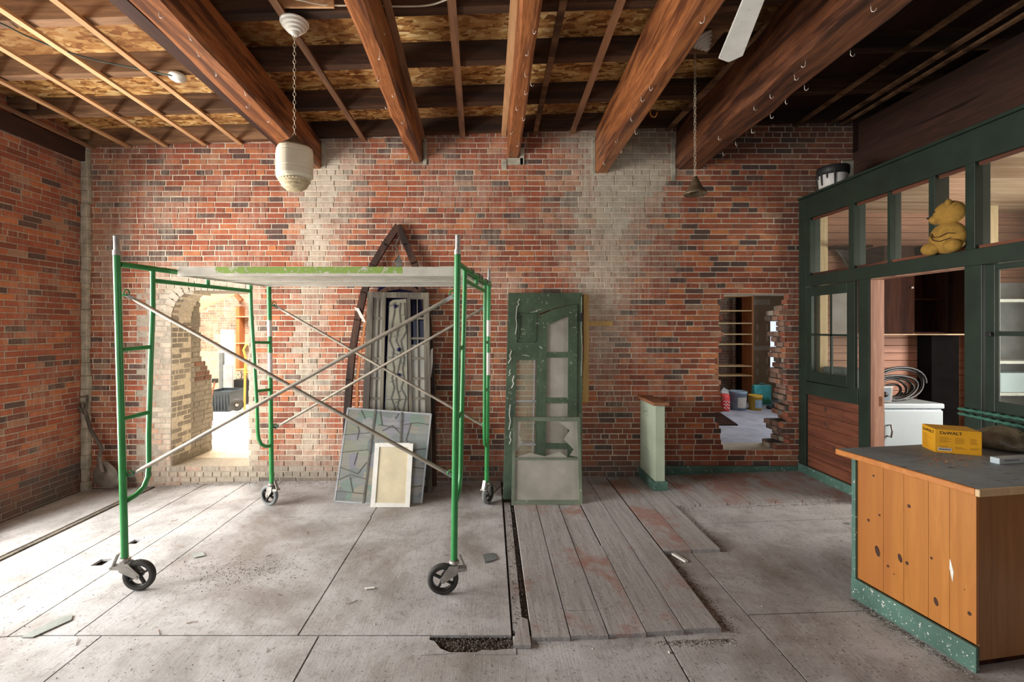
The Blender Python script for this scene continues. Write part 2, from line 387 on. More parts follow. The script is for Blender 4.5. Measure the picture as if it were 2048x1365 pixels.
M['dkgreen_art'] = plain('dark_green_print', (.02, .14, .07), .6, 0, .3, 9)
M['orangemetal'] = plain('orange_painted_metal', (.68, .33, .07), .45, .1, .12, 8)
M['bag'] = NT('x')
def _bag():
    t = M['bag']; t.m.name = 'brown_plastic_bag'; v = t.obj(); n = t.noise(v, 9, 5, .6, 1.2); t.bump(n, .8, .02)
    return t.out(t.ramp(n, [(.3, (.10, .085, .05)), (.7, (.24, .21, .14))]), .25, 0, .6)
M['bag'] = _bag()
M['rope'] = plain('green_twisted_rod', (.05, .15, .11), .5, 0, .3, 20)
M['copper'] = plain('copper_shavings', (.60, .24, .10), .4, .7, .4, 40)
M['orange'] = plain('orange_plastic_hook', (.65, .26, .04), .5, 0, .1, 9)
M['pinkpaint'] = plain('pink_paint', (.7, .08, .14), .6, 0, .1, 9)
M['cable'] = plain('off_white_cable', (.62, .55, .42), .5, 0, .1, 9)
M['cabg'] = plain('grey_green_cable', (.06, .08, .07), .6, 0, .2, 9)
M['shovel'] = plain('dusty_shovel_steel', (.20, .17, .14), .7, .3, .4, 10)
M['totem'] = plain('dark_tote_plastic', (.035, .045, .055), .45, 0, .2, 9)
M['tarp'] = plain('bright_floor_sheet', (.85, .83, .80), .8, 0, .05, 4)
M['silver'] = plain('silver_panel', (.35, .36, .37), .4, .3, .15, 8)

# ------------------------------------------------------------------ brick walls
CO = .0615
def lime_back(x, z):                       # chalky lime and old plaster, by place on the back wall
    def g(cx, cz, rx, rz): return math.exp(-(((x-cx)/rx)**2+((z-cz)/rz)**2))
    def px(a, b): return ((a-CX)/175.4, CH+(CY-b)/175.4)
    s = 0
    for (a, b, ra, rb, k) in ((660, 330, 60, 75, .8), (640, 470, 40, 110, .75), (610, 760, 20, 200, .75), (648, 740, 8, 190, .5), (1225, 420, 85, 160, .85), (1280, 330, 75, 60, .85), (1200, 640, 40, 110, .55), (1230, 280, 100, 40, .7),
                              (345, 620, 45, 70, 1.0), (325, 800, 30, 160, .85), (508, 780, 16, 200, 1.0), (420, 955, 110, 28, 1.0), (430, 560, 90, 26, .9), (240, 400, 90, 120, .22), (700, 900, 120, 60, .25),
                              (620, 950, 120, 18, .7), (960, 380, 90, 90, .15), (1000, 560, 60, 30, .25), (1640, 370, 60, 20, .5), (215, 560, 20, 200, .3)):
        cx, cz = px(a, b); s += k*g(cx, cz, ra/175.4, rb/175.4)
    return min(1.1, s*.95-.03-(.13 if x > 2.1 else 0))
def brick_panel(u0, u1, z0, z1, cuts, P, m_b, m_m, lime, dirt, depth=.35, seed=1, mb=None, bl=.2, out=.004):
    """Courses of bricks standing along u; P(u, d, z) gives the world point (d = depth into wall);
    cuts(z) gives the spans [(a,b)] that are open."""
    rnd = random.Random(seed); mb = mb or MB(); nc = int(math.ceil((z1-z0)/CO))
    for c in range(nc):
        za = z0+c*CO; zb = min(za+CO, z1); zm = (za+zb)/2
        spans = [(u0, u1)]
        for (a, b) in cuts(zm, c):
            ns = []
            for (p, q) in spans:
                if b <= p or a >= q: ns.append((p, q)); continue
                if a > p: ns.append((p, a))
                if b < q: ns.append((b, q))
            spans = ns
        head = (c % 7 == 3); L = bl*(.5 if head else 1); off = rnd.uniform(-.02, .02)+(L/2 if c % 2 else 0)
        for (p, q) in spans:
            if q-p < .02: continue
            p_, q_ = p+(.03 if p > max(u0, 2.0) else 0), q-(.03 if q < u1 and q > 2 else 0)
            pts = [P(u, d, z) for z in (za, zb) for (u, d) in ((p_, .006), (q_, .006), (q_, depth if p < 3 else .09), (p_, depth if p < 3 else .09))]
            mb.hexa(pts, 1, dirt=min(1, dirt(max(p, min(q, (p+q)/2)), zm)) if zm > .2 else .55)
            u = u0+off+math.floor((p-u0-off)/L)*L
            # uneven sizes
            while u < q:
                w = L*(rnd.choice((.5, .75)) if rnd.random() < .07 else 1)*(1+rnd.uniform(-.07, .07)); a, b = max(p, u), min(q, u+w); u += w
                if b-a < .025: continue
                g = .0066; dz = rnd.uniform(-.0012, .0012); o = rnd.uniform(-out, out*.5); tl = rnd.uniform(-.0015, .0015); ti = rnd.random()
                a += g*.9*rnd.uniform(.6, 1.3); b -= g*.9*rnd.uniform(.6, 1.3); z_a = za+g*.75+dz; z_b = zb-g*.75+dz*.5
                um = (a+b)/2; li = lime(um, zm); di = dirt(um, zm); c4 = .003
                f = [P(a+c4, o, z_a+c4), P(b-c4, o, z_a+c4+tl), P(b-c4, o, z_b-c4+tl), P(a+c4, o, z_b-c4)]
                e = [P(a, o+.004, z_a), P(b, o+.004, z_a+tl), P(b, o+.004, z_b+tl), P(a, o+.004, z_b)]
                r = [P(a, .09, z_a), P(b, .09, z_a), P(b, .09, z_b), P(a, .09, z_b)]
                mb.add(f+e+r, [(0, 1, 2, 3)]+[(i, i+4, (i+1) % 4+4, (i+1) % 4) for i in range(4)]+[(i+4, i+8, (i+1) % 4+8, (i+1) % 4+4) for i in range(4)], 0, tint=ti, lime=li, dirt=di)
    return mb
# openings in the back wall
AX0, AX1, AZ0, AZT = -3.63, -2.753, .154, 2.165
def arch_left(z):
    if z < 1.83: return AX0
    t = min(1, (z-1.83)/(AZT-1.83)); return AX0+.27*(1-math.sqrt(max(0, 1-t*t)))
def px2w(a, b): return ((a-CX)/175.4, CH+(CY-b)/175.4)
HL = [px2w(*p) for p in ((1444, 594), (1446, 640), (1440, 700), (1438, 760), (1447, 800), (1442, 822), (1436, 845), (1444, 880), (1448, 893), (1470, 905))]
HR = [px2w(*p) for p in ((1548, 588), (1542, 640), (1553, 645), (1556, 690), (1548, 700), (1556, 740), (1553, 780), (1552, 830), (1541, 862), (1556, 875), (1530, 893), (1528, 905))]
def interp(L, z):
    for (x0, z0), (x1, z1) in zip(L, L[1:]):
        if z1 <= z <= z0: return x0+(x1-x0)*(z0-z)/(z0-z1+1e-9)
    return L[0][0] if z > L[0][1] else L[-1][0]
HZ0, HZ1 = px2w(0, 905)[1], px2w(0, 588)[1]
hr = random.Random(5)
HR = [(x+.125+.03*(z < 1.0), z) for x, z in HR]
_j = {c: (hr.uniform(-.03, .03), hr.uniform(-.055, .045)) for c in range(90)}
def back_cuts(z, c):
    r = []
    if AZ0 < z < AZT: r.append((arch_left(z), AX1+_j[c % 90][0]*.2))
    if HZ0 < z < HZ1: r.append((interp(HL, z)+_j[c][0], interp(HR, z)+_j[c][1]))
    return r
def darken_back(x, z):  # dirty foot band, plus darker areas beside the door, top right and far right
    d = max(0, 1-(z/.28))*(.9 if x > -2.6 else .4)
    d += .55*math.exp(-((x-1.35)/.35)**2-((z-.3)/.45)**2)
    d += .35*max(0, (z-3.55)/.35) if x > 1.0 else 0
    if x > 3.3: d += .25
    return min(1, d)
Pb = lambda u, d, z: (u, BW+d, z)
wb = brick_panel(LW, 4.14, -.143, 4.22, back_cuts, Pb, None, None, lime_back, darken_back, .34, 3)
# arch ring: short bricks set on edge round the head of the opening
rr = random.Random(11)
ring = [(arch_left(1.83+(AZT-1.83)*sin(a)), 1.83+(AZT-1.83)*sin(a)) for a in [i*pi/2/7 for i in range(8)]]
ring += [(AX0+.27+i*.072, AZT) for i in range(1, 10)]
for (xa, za), (xb, zb) in zip(ring, ring[1:]):
    d = Vector((xb-xa, 0, zb-za)); n = Vector((-d.z, 0, d.x)).normalized(); g = d.normalized()*.006
    a = Vector((xa, BW, za))+g; b = Vector((xb, BW, zb))-g; L = .11+rr.uniform(-.008, .008); o = rr.uniform(-.010, -.004)
    p = [a+n*.004, b+n*.004, b+n*L+g*1.5, a+n*L-g*1.5]
    wb.add([q+Vector((0, o, 0)) for q in p]+[q+Vector((0, .34, 0)) for q in p], [(0, 1, 2, 3), (0, 4, 5, 1), (1, 5, 6, 2), (2, 6, 7, 3), (3, 7, 4, 0)], 0, tint=rr.random(), lime=.95, dirt=0)
# ragged inner wythes at the right side of the knocked-through hole
for wy, (y0, y1) in enumerate(((.10, .20), (.21, .32))):
    for c in range(int((HZ1+.05)/CO)):
        z = -.143+(c+.5)*CO
        if not HZ0 < z < HZ1: continue
        xr = interp(HR, z)+_j[c][1]+hr.uniform(-.02, .06)+.01*wy; za, zb = z-CO/2+.004, z+CO/2-.006
        xr -= .015; wb.bx(xr, xr+.2, BW+y0, BW+y1, za, zb, 0, tint=hr.random(), lime=hr.choice((.1, .2, .3, .9)), dirt=.3); wb.bx(xr+.02, 3.75, BW+y0-.005, BW+y1-.004, za-.007, zb+.003, 1, dirt=1.0)
        xl = interp(HL, z)+_j[c][0]-hr.uniform(-.01, .02)
        wb.bx(xl-.15, xl, BW+y0, BW+y1, za, zb, 0, tint=hr.random(), lime=.15, dirt=.3)
wall_back = struct(wb.build('wall_back', [M['brick'], M['mortar']], fix=False))
# left jamb (reveal) of the arched opening, thick and lime washed; its shade is painted through the dirt value
jb = MB(); jdep = lambda z: .52 if z > 1.42 else (.52+.24*min(1, (1.42-z)/.35) if z > 1.0 else .78)
jr = random.Random(4)
brick_panel(.0, .8, AZ0, AZT, lambda z, c: [(jdep(z)+jr.uniform(-.02, .03), 2)], lambda u, d, z: (AX0-d, BW+.0+u, z), None, None,
            lambda u, z: 1.0 if not (u > .5 and 1.1 < z < 1.45) else .1, lambda u, z: .55, .4, 21, jb, .2)
nn = 8; pr = [(arch_left(1.83+(AZT-1.83)*sin(i*pi/2/nn)), 1.83+(AZT-1.83)*sin(i*pi/2/nn)) for i in range(nn+1)]+[(AX1+.02, AZT+.0)]
for PA, PB in zip(pr, pr[1:]):
    for k in range(5):
        y0 = BW+.004+k*.104; y1 = y0+.098; (xa, za), (xb, zb) = ((p_[0] if p_[0] > -3.3 else AX0+(p_[0]-AX0)*(1-k*.24), AZT-(AZT-p_[1])*(1-k*.24)) for p_ in (PA, PB))
        jb.hexa([(xa, y0, za+.003), (xb, y0, zb-.003 if xb < -3.3 else zb), (xb, y1, zb), (xa, y1, za+.003), (xa-.08, y0, za+.08), (xb-.04, y0, zb+.1), (xb-.04, y1, zb+.1), (xa-.08, y1, za+.08)], 0, tint=jr.random(), lime=.6, dirt=.5)  # arch underside carries the painted shade too
jb.bx(AX0-.5, AX1+.1, BW+.34, BW+.52, AZT+.004, 2.6, 1, dirt=.2)
jb.bx(AX0-.05, AX1+.05, BW+.02, BW+.80, .0, AZ0, 1, dirt=0)
struct(jb.build('reveal', [M['brick'], M['mortar']], wall_back, fix=False))
# left wall with brick courses, window opening out of sight towards the camera
WY0, WY1, WZ0, WZ1 = .9, 4.12, .35, 2.85
dl = lambda u, z: min(1, max(0, 1-(z-.1)/.32)*.9+.10)
wl = brick_panel(.8, BW, -.143, 4.0, lambda z, c: [(WY0, WY1)] if WZ0 < z < WZ1 else [], lambda u, d, z: (LW-d, u, z), None, None, lambda u, z: -.05, dl, .34, 8)
wl.bx(LW-.34, LW, -2.3, .8, -.2, 4.2, 1, dirt=.3)
wall_left = struct(wl.build('wall_left', [M['brick'], M['mortar_d']], fix=False))
mb = MB(); rr = random.Random(2)
for i in range(27):
    z0 = -.15+i*.15; w = .075+rr.uniform(-.012, .012)
    mb.bx(LW, LW+w, BW-.05-rr.uniform(0, .012), BW, z0, z0+.15)
struct(mb.build('trim_1', M['plaster'], bevel=.008))
# hidden side: front wall and right wall closing the room
mb = MB()
for a in ((LW, 6.4, -2.4, -2.2, 0, .8), (LW, 6.4, -2.4, -2.2, 3.0, 4.3), (LW, -3.8, -2.4, -2.2, .8, 3.0), (.6, 6.4, -2.4, -2.2, .8, 3.0)): mb.bx(*a)
struct(mb.build('wall_front', M['plaster']))
# ------------------------------------------------------------------ floor
mb = MB(); xs = [LW-.3, -2.6, 0, .7, 2, 3.6, 6.4]
for a, b in zip(xs, xs[1:]):
    mb.hexa([(a, -2.3, hz(a)-.2), (b, -2.3, hz(b)-.2), (b, 5.4, hz(b)-.2), (a, 5.4, hz(a)-.2), (a, -2.3, hz(a)-.03), (b, -2.3, hz(b)-.03), (b, 5.4, hz(b)-.03), (a, 5.4, hz(a)-.03)])
floor = struct(mb.build('floor', M['sub']))
def slab(mb, poly, top, th, **k):            # polygon in plan, following the slope
    n = len(poly); vs = [(x, y, hz(x)+top-th) for x, y in poly]+[(x, y, hz(x)+top) for x, y in poly]
    mb.add(vs, [tuple(range(n))[::-1], tuple(range(n, 2*n))]+[(i, (i+1) % n, n+(i+1) % n, n+i) for i in range(n)], 0, **k)
def sheet(x0, x1, y0, y1, dz=0, g=.0045, holes=None):
    mb = MB(); xs = sorted({x0+g, x1-g}|({.7} if x0 < .7 < x1 else set())|({-2.6} if x0 < -2.6 < x1 else set()))
    for a, b in zip(xs, xs[1:]): slab(mb, [(a, y0+g), (b, y0+g), (b, y1-g), (a, y1-g)], dz, .018)
    return mb.build('plywood_sheet', M['ply'], floor)
for a in ((-4.62, -3.84, -2.2, 5.24), (-3.78, -3.235, 2.61, 5.24), (-3.78, -2.2, .2, 2.61), (-2.74, -2.36, 2.61, 5.24), (-2.36, -1.09, 2.61, 4.237), (-1.09, .125, 2.61, 4.237),
          (-2.36, -1.1, 4.237, 5.24), (-1.1, .125, 4.237, 5.24), (-2.2, -.97, .2, 2.61), (.98, 1.54, .2, 5.2), (1.54, 3.6, 2.75, 4.0), (1.54, 3.6, 4.0, 5.24), (1.54, 3.6, .2, 2.75), (-3.78, 3.6, -2.2, .2)):
    sheet(*a)
# sheet with two rusty square cut-outs, and the sheet with the broken notch
mb = MB()
hx = [(onz(203, 1121, 0), .055), (onz(270, 1080, 0), .045)]
ys = [2.6145]
cells = []
def cut_sheet(x0, x1, y0, y1, holes):
    mb = MB(); xs = sorted({x0, x1}|{c for h in holes for c in h[:2]}); ysl = sorted({y0, y1}|{c for h in holes for c in h[2:]})
    for a, b in zip(xs, xs[1:]):
        for c, d in zip(ysl, ysl[1:]):
            if any(h[0]-1e-6 <= a and b <= h[1]+1e-6 and h[2]-1e-6 <= c and d <= h[3]+1e-6 for h in holes): continue
            slab(mb, [(a, c), (b, c), (b, d), (a, d)], 0, .018)
    return mb.build('plywood_sheet', M['ply'], floor)
hl = [(p.x-w*.8, p.x+w*.8, p.y-w*.9, p.y+w*.9) for p, w in hx]
cut_sheet(-3.226, -2.745, 2.615, 5.235, hl)
cut_sheet(-.965, .975, .205, 2.605, [(-.34, .13, 2.475, 2.605)])
mb = MB(); slab(mb, [(.132, 2.66), (.19, 2.64), (.2, 4.6), (.14, 4.6)], -.004, .02); mb.build('floorboard', M['plank'], floor)
mb = MB(); slab(mb, [(.125, 2.50), (.222, 2.50), (.222, 2.72), (.19, 2.74), (.15, 2.64)], .022, .018, tint=.2); mb.build('floorboard', M['plank'], floor)
# painted floorboards on top
PT = .026
px0 = .232
pr_ = random.Random(3)
def boardseg(x0, x1, y0, y1, top=PT, bend=0):
    mb = MB(); g = .0035; xs = sorted({x0+g, x1-g}|({.7} if x0+g < .7 < x1-g else set())); ti = pr_.random()
    for a, b in zip(xs, xs[1:]): slab(mb, [(a, y0+g*.6), (b, y0+g*.6), (b, y1-g*.6), (a, y1-g*.6)], top, .022+top*.0+.012, tint=ti)
    return mb.build('floorboard', M['plank'], floor)
for i in range(5):
    x0 = px0+.216*i; x1 = x0+.216; yf = 2.555+.012*i
    if i == 1: boardseg(x0, x1, yf, 2.80); boardseg(x0, x1, 2.80, 5.22)
    elif i == 2: boardseg(x0, x1, yf, 3.62); boardseg(x0, x1-.006, 3.62, 5.22, PT-.004)
    else: boardseg(x0, x1, yf, 5.22)
for i in range(2): boardseg(1.322+.216*i, 1.538+.216*i, 3.50, 5.22)
x = 1.754
for i, w in enumerate((.19, .05, .26, .22, .24, .26, .25, .27)):
    boardseg(x, x+w, 4.36+.003*i, 5.22); x += w
mb = MB(); slab(mb, [(-3.815, .3), (-3.79, .3), (-3.79, 5.2), (-3.815, 5.2)], .010, .03); slab(mb, [(-3.87, -1), (-3.855, -1), (-3.855, 5.2), (-3.87, 5.2)], .006, .03)
mb.build('floor_strip', M['greywood'], floor)
mb = MB(); slab(mb, [(-.37, 2.45), (-.20, 2.462), (-.27, 2.50), (-.31, 2.56), (-.37, 2.58)], .003, .012); slab(mb, [(-.1, 2.455), (.14, 2.455), (.14, 2.50), (.07, 2.495), (.02, 2.485), (-.04, 2.49)], .003, .012); mb.build('splintered_edge', M['ply'], floor)
# ------------------------------------------------------------------ ceiling
def ztop(x): return zj(x)+.17
mb = MB(); X0, X1 = LW-.3, 6.4
mb.hexa([(X0, -2.4, ztop(X0)), (X1, -2.4, ztop(X1)), (X1, 5.5, ztop(X1)), (X0, 5.5, ztop(X0)), (X0, -2.4, ztop(X0)+.05), (X1, -2.4, ztop(X1)+.05), (X1, 5.5, ztop(X1)+.05), (X0, 5.5, ztop(X0)+.05)])
ceiling = struct(mb.build('ceiling', M['osb']))
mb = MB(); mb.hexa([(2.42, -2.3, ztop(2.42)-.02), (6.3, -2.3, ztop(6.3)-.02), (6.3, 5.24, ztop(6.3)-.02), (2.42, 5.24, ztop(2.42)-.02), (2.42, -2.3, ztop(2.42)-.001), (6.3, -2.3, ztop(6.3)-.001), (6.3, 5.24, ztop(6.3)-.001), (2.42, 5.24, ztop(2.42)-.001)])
mb.build('shade_sheet', M['beam_dk'], ceiling)  # dark sheet that puts the shade of the right-hand bays into colour
# joists run left to right
rj = random.Random(9)
for k, Y in enumerate((5.17, 4.49, 3.81, 3.16, 2.50, 1.83, 1.1, .4, -.4, -1.2, -2.0)):
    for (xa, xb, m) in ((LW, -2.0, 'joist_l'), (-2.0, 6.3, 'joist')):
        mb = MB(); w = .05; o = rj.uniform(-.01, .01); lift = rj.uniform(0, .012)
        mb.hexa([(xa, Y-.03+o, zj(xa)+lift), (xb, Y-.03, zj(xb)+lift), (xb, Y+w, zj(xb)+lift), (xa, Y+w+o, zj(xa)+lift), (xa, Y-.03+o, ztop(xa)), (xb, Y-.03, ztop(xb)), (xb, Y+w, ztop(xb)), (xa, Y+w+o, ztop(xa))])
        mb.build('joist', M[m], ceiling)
# furring strips fixed under the joists, running front to back
def strip(near, far, w, m, th=.022, zo=0):
    """near/far: image points on the underside; traced to the plane of the strips' undersides"""
    def P(px, py):
        Y = 3.
        for _ in range(20):
            X = (px-CX)*Y/F; z = zj(X)-th+zo; Y = F*(z-CH)/(CY-py)
        return Vector(((px-CX)*Y/F, min(Y, BW-.01), zj((px-CX)*Y/F)-th/2+zo))
    a, b = P(*near), P(*far); d = (b-a)/(b.y-a.y); a = b-d*(b.y+1.6) if b.y-a.y > .5 else a
    b = b+d*(BW-.012-b.y)
    a.z = zj(a.x)-th/2+zo; b.z = zj(b.x)-th/2+zo
    mb = MB(); mb.bar(a, b, w, th); return mb.build('furring_strip', M[m], ceiling)
for near, far, w, m in (((0, 212), (171, 292), .05, 'strip_dk'), ((0, 164), (253, 294), .05, 'strip'), ((0, 97), (331, 294), .05, 'strip'), ((0, 20), (410, 292), .05, 'strip'), ((106, 0), (482, 290), .05, 'strip'),
                        ((246, 0), (560, 285), .05, 'strip'), ((545, 0), (725, 278), .055, 'strip_dk'), ((772, 0), (845, 274), .05, 'strip_dk'), ((903, 0), (925, 271), .06, 'strip_dk'), ((1029, 0), (1008, 266), .055, 'strip'),
                        ((1128, 0), (1073, 256), .05, 'joist_l'), ((1244, 0), (1148, 258), .055, 'strip_dk'), ((1590, 0), (1352, 245), .06, 'joist_l'),
                        ((1959, 0), (1604, 245), .05, 'joist_l'), ((2048, 7), (1670, 245), .05, 'joist_l'), ((2048, 33), (1699, 243), .04, 'joist_l')):
    strip(near, far, w, m)
# heavy timbers
def beam(xw, xn, Yn, zb, zt_off=0, m='beam', name='beam', wob=0, seed=1):
    """xw: (left,right) X at the wall; xn the same at depth Yn; zb underside"""
    rb = random.Random(seed); mb = MB(); N = 26; Yf = BW+.02; Y0 = -2.2
    sl = [(xn[0]-xw[0])/(Yn-BW), (xn[1]-xw[1])/(Yn-BW)]
    vs = []
    for i in range(N+1):
        y = Yf+(Y0-Yf)*i/N; l = xw[0]+sl[0]*(y-BW); r = xw[1]+sl[1]*(y-BW); t = zj((l+r)/2)-.001
        c = .018+wob*rb.uniform(0, .02); j = [wob*rb.uniform(-.012, .012) for _ in range(4)]
        vs += [(l+j[0], y, t), (l+j[0], y, zb+c+j[2]), (l+c+j[0], y, zb+j[3]), (r-c+j[1], y, zb+j[3]), (r+j[1], y, zb+c+j[2]), (r+j[1], y, t)]
    fs = [(i*6+k, i*6+k+1, i*6+k+7, i*6+k+6) for i in range(N) for k in range(5)]+[(i*6+5, i*6, i*6+6, i*6+11) for i in range(N)]
    fs += [tuple(range(6)), tuple(N*6+k for k in range(6))]
    mb.add(vs, fs); return mb.build(name, M[m], ceiling)
beamA = beam((-2.15, -1.925), (-2.02, -1.80), 2.51, 3.557, m='beam', wob=.5, seed=1)
beamB = beam((-.91, -.764), (-.85, -.71), 2.635, 3.626, wob=.6, seed=2)
beamC = beam((.194, .331), (.177, .313), 2.715, 3.683, wob=.4, seed=3)
beamD = beam((1.203, 1.345), (1.12, 1.278), 2.475, 3.512, wob=.3, seed=4)
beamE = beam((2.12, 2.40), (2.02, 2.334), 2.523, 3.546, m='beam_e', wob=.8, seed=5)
# side boards of beam A (split left edge), dark timber over the booth
mb = MB()
mb.bar((-2.25, BW-.02, 3.80), (-2.16, -2, 3.80), .11, .20); mb.build('beam_side_board', M['beam_dk'], ceiling)
mb = MB(); rb = random.Random(6); N = 24; vs = []
for i in range(N+1):
    y = BW+(-2.0-BW)*i/N; vs += [(4.14, y, 3.1), (4.14, y, 3.72+rb.uniform(-.035, .03)), (4.19, y, 3.74), (4.19, y, 3.1)]
mb.add(vs, [(i*4+k, i*4+(k+1) % 4, i*4+4+(k+1) % 4, i*4+4+k) for i in range(N) for k in range(4)]+[(0, 1, 2, 3)])
mb.bx(4.2, 4.4, -2, BW, 3.1, zj(4.3))
mb.build('beam', M['beam_dk'], ceiling)
mb = MB(); mb.bx(LW, LW+.06, -2, BW-.06, 3.62, 3.78); mb.build('ledger_board', M['beam_dk'], ceiling)
# blocking pieces between joists
for (a, Y, m) in (((560, 672, 18), 3.13, 'strip'), ((0, 80, 212), 4.45, 'joist_l'), ((120, 185, 272), 5.1, 'joist_l')):
    p0 = at(a[0], a[2], Y); p1 = at(a[1], a[2], Y); mb = MB(); mb.bx(p0.x, p1.x, Y-.05, Y-.031, max(p0.z-.05, zj(p0.x)+.004), min(p0.z+.05, ztop(p0.x))); mb.build('blocking', M[m], ceiling)
# pocket patches of mortar round the beam ends
mb = MB()
for (x0, x1, z0, z1) in ((-1.92, -1.87, 3.56, 3.86), (-.76, -.72, 3.6, 3.9), (.34, .39, 3.6, 3.8), (.13, .19, 3.55, 3.66), (1.16, 1.2, 3.5, 3.92), (2.06, 2.11, 3.42, 3.9), (.2, .38, 3.60, 3.68), (4.0, 4.14, 3.3, 3.65)):
    mb.bx(x0, x1, BW-.012, BW, z0, z1)
struct(mb.build('trim_2', M['plaster'], bevel=.004))
#PART2
# ------------------------------------------------------------------ green glazed booth partition (right)
mb = MB(); T0, T1 = PX, PX+.115
def yp(px): return F*PX/(px-CX)
mb.bx(T0, T1, 1.0, BW-.004, 2.95, 3.19)
wr = struct(mb.build('wall_right', M['green'], bevel=.004), 'dark green glazed partition')
def member(name, y0, y1, z0, z1, m='green', x0=T0, x1=T1, bev=.003):
    mb = MB(); mb.bx(x0, x1, y0, y1, z0, z1); return mb.build(name, M[m], wr, bevel=bev)
member('top_trim', 1.0, BW-.005, 3.191, 3.215, x0=T0-.02, x1=T1+.02)
member('rail', 1.0, 5.12, 2.20, 2.32)
member('post', 5.12, BW-.004, .09, 2.95)
member('rail', 4.384, 5.12, 1.01, 1.15, x0=T0-.012)
member('post', 4.257, 4.384, .09, 2.199, x0=T0-.006)
member('post', 3.285, 3.406, .08, 2.199, x0=T0-.006)
member('post', 2.30, 2.42, .08, 2.199); member('stile', 5.056, 5.119, 2.32, 2.95)
member('muntin', 4.445, 4.513, 2.32, 2.95); member('muntin', 4.06, 4.096, 2.32, 2.95, x0=T0+.02); member('post', 3.636, 3.69, 2.32, 2.95)
member('post', 3.336, 3.406, 2.32, 2.95); member('post', 2.2, 2.27, 2.32, 2.95)
for z0, z1 in ((2.32, 2.345), (2.925, 2.95)): member('glazing_bead', 2.27, 5.056, z0, z1, 'redwood', T0+.03, T0+.05, 0)
for a, b in ((4.513, 5.056), (4.096, 4.445), (3.69, 4.06), (2.27, 3.336)):
    mb = MB(); mb.bx(T0+.055, T0+.059, a, b, 2.345, 2.925); mb.build('pane', M['glass'], wr)
# wainscot, jamb of the open doorway, baseboards
mb = MB(); z = .2
while z < 1.0: mb.bx(T0+.02, T0+.045, 4.384, 5.12, z+.0015, min(z+.118, 1.01)); z += .12
mb.build('wainscot', M['redwood'], wr, bevel=.002)
member('door_jamb', 4.252, 4.2565, .09, 2.19, 'jamb', T0+.004, T1+.012, 0); member('door_jamb', 3.4065, 3.41, .09, 2.19, 'brownwood', T0+.004, T1+.01, 0)
member('hinge', 4.249, 4.2519, 1.02, 1.11, 'rust', T1-.03, T1-.008, 0)
member('door_head', 3.41, 4.252, 2.193, 2.1995, 'jamb', T0+.004, T1+.01, 0)
mb = MB(); mb.hexa([(T0-.028, 4.37, hz(3.5)+.02), (T0, 4.37, hz(3.5)+.02), (T0, BW-.03, hz(3.5)+.02), (T0-.028, BW-.03, hz(3.5)+.02), (T0-.028, 4.37, .215), (T0, 4.37, .215), (T0, BW-.03, .215), (T0-.028, BW-.03, .215)])
struct(mb.build('baseboard_right', M['green_base'], bevel=.003))
mb = MB(); mb.bx(1.86, 3.489, BW-.028, BW-.005, hz(1.9)+.02, .175); struct(mb.build('baseboard_back', M['green_base'], bevel=.003))
# hinged four-pane sash
mb = MB(); ya, yb_, za, zb_ = 4.42, 5.105, 1.158, 2.19; xw = .03; sx = T0-.012
for a in ((ya, ya+.10, za, zb_), (yb_-.085, yb_, za, zb_), (ya+.10, yb_-.085, za, za+.11), (ya+.10, yb_-.085, zb_-.10, zb_)): mb.bx(sx, sx+xw, *a)
w1 = struct(mb.build('window_1', M['green'], bevel=.003), 'green four-pane sash in the partition')
mb = MB(); ym = (ya+.1+yb_-.085)/2-.03; zm = 1.67
mb.bx(sx+.006, sx+.024, ym-.011, ym+.011, za+.11, zb_-.1); mb.bx(sx+.006, sx+.024, ya+.1, yb_-.085, zm-.011, zm+.011); mb.build('muntins', M['green'], w1)
for (a, b, c, d, m) in ((ym+.011, yb_-.085, zm+.011, zb_-.1, 'glass'), (ya+.1, ym-.011, zm+.011, zb_-.1, 'glass_d'), (ym+.011, yb_-.085, za+.11, zm-.011, 'glass'), (ya+.1, ym-.011, za+.11, zm-.011, 'glass')):
    mb = MB(); mb.bx(sx+.013, sx+.016, a, b, c, d); mb.build('pane', M[m], w1)
# glazed green door on the right
mb = MB(); dx = T0+.01; yd0, yd1 = 2.43, 3.275
for a in ((3.215, yd1, .09, 2.19), (yd0, 2.50, .09, 2.19), (2.50, 3.215, 2.152, 2.19), (2.50, 3.215, .09, .28), (2.50, 3.215, 1.10, 1.232)): mb.bx(dx, dx+.04, *a)
mb.bx(dx+.012, dx+.03, 2.5, 3.215, .28, 1.10)
d1 = struct(mb.build('door_1', M['green'], bevel=.003), 'dark green door with two large panes')
mb = MB(); mb.bx(dx+.004, dx+.034, 2.5, 3.215, 1.69, 1.722); mb.build('muntin', M['green'], d1)
for c, d in ((1.232, 1.69), (1.722, 2.152)):
    mb = MB(); mb.bx(dx+.016, dx+.02, 2.5, 3.215, c, d); mb.build('pane', M['glass'], d1)
mb = MB(); mb.box((dx-.012, 3.235, 1.70), (.03, .035, .03)); mb.build('latch', M['black'], d1, bevel=.004)
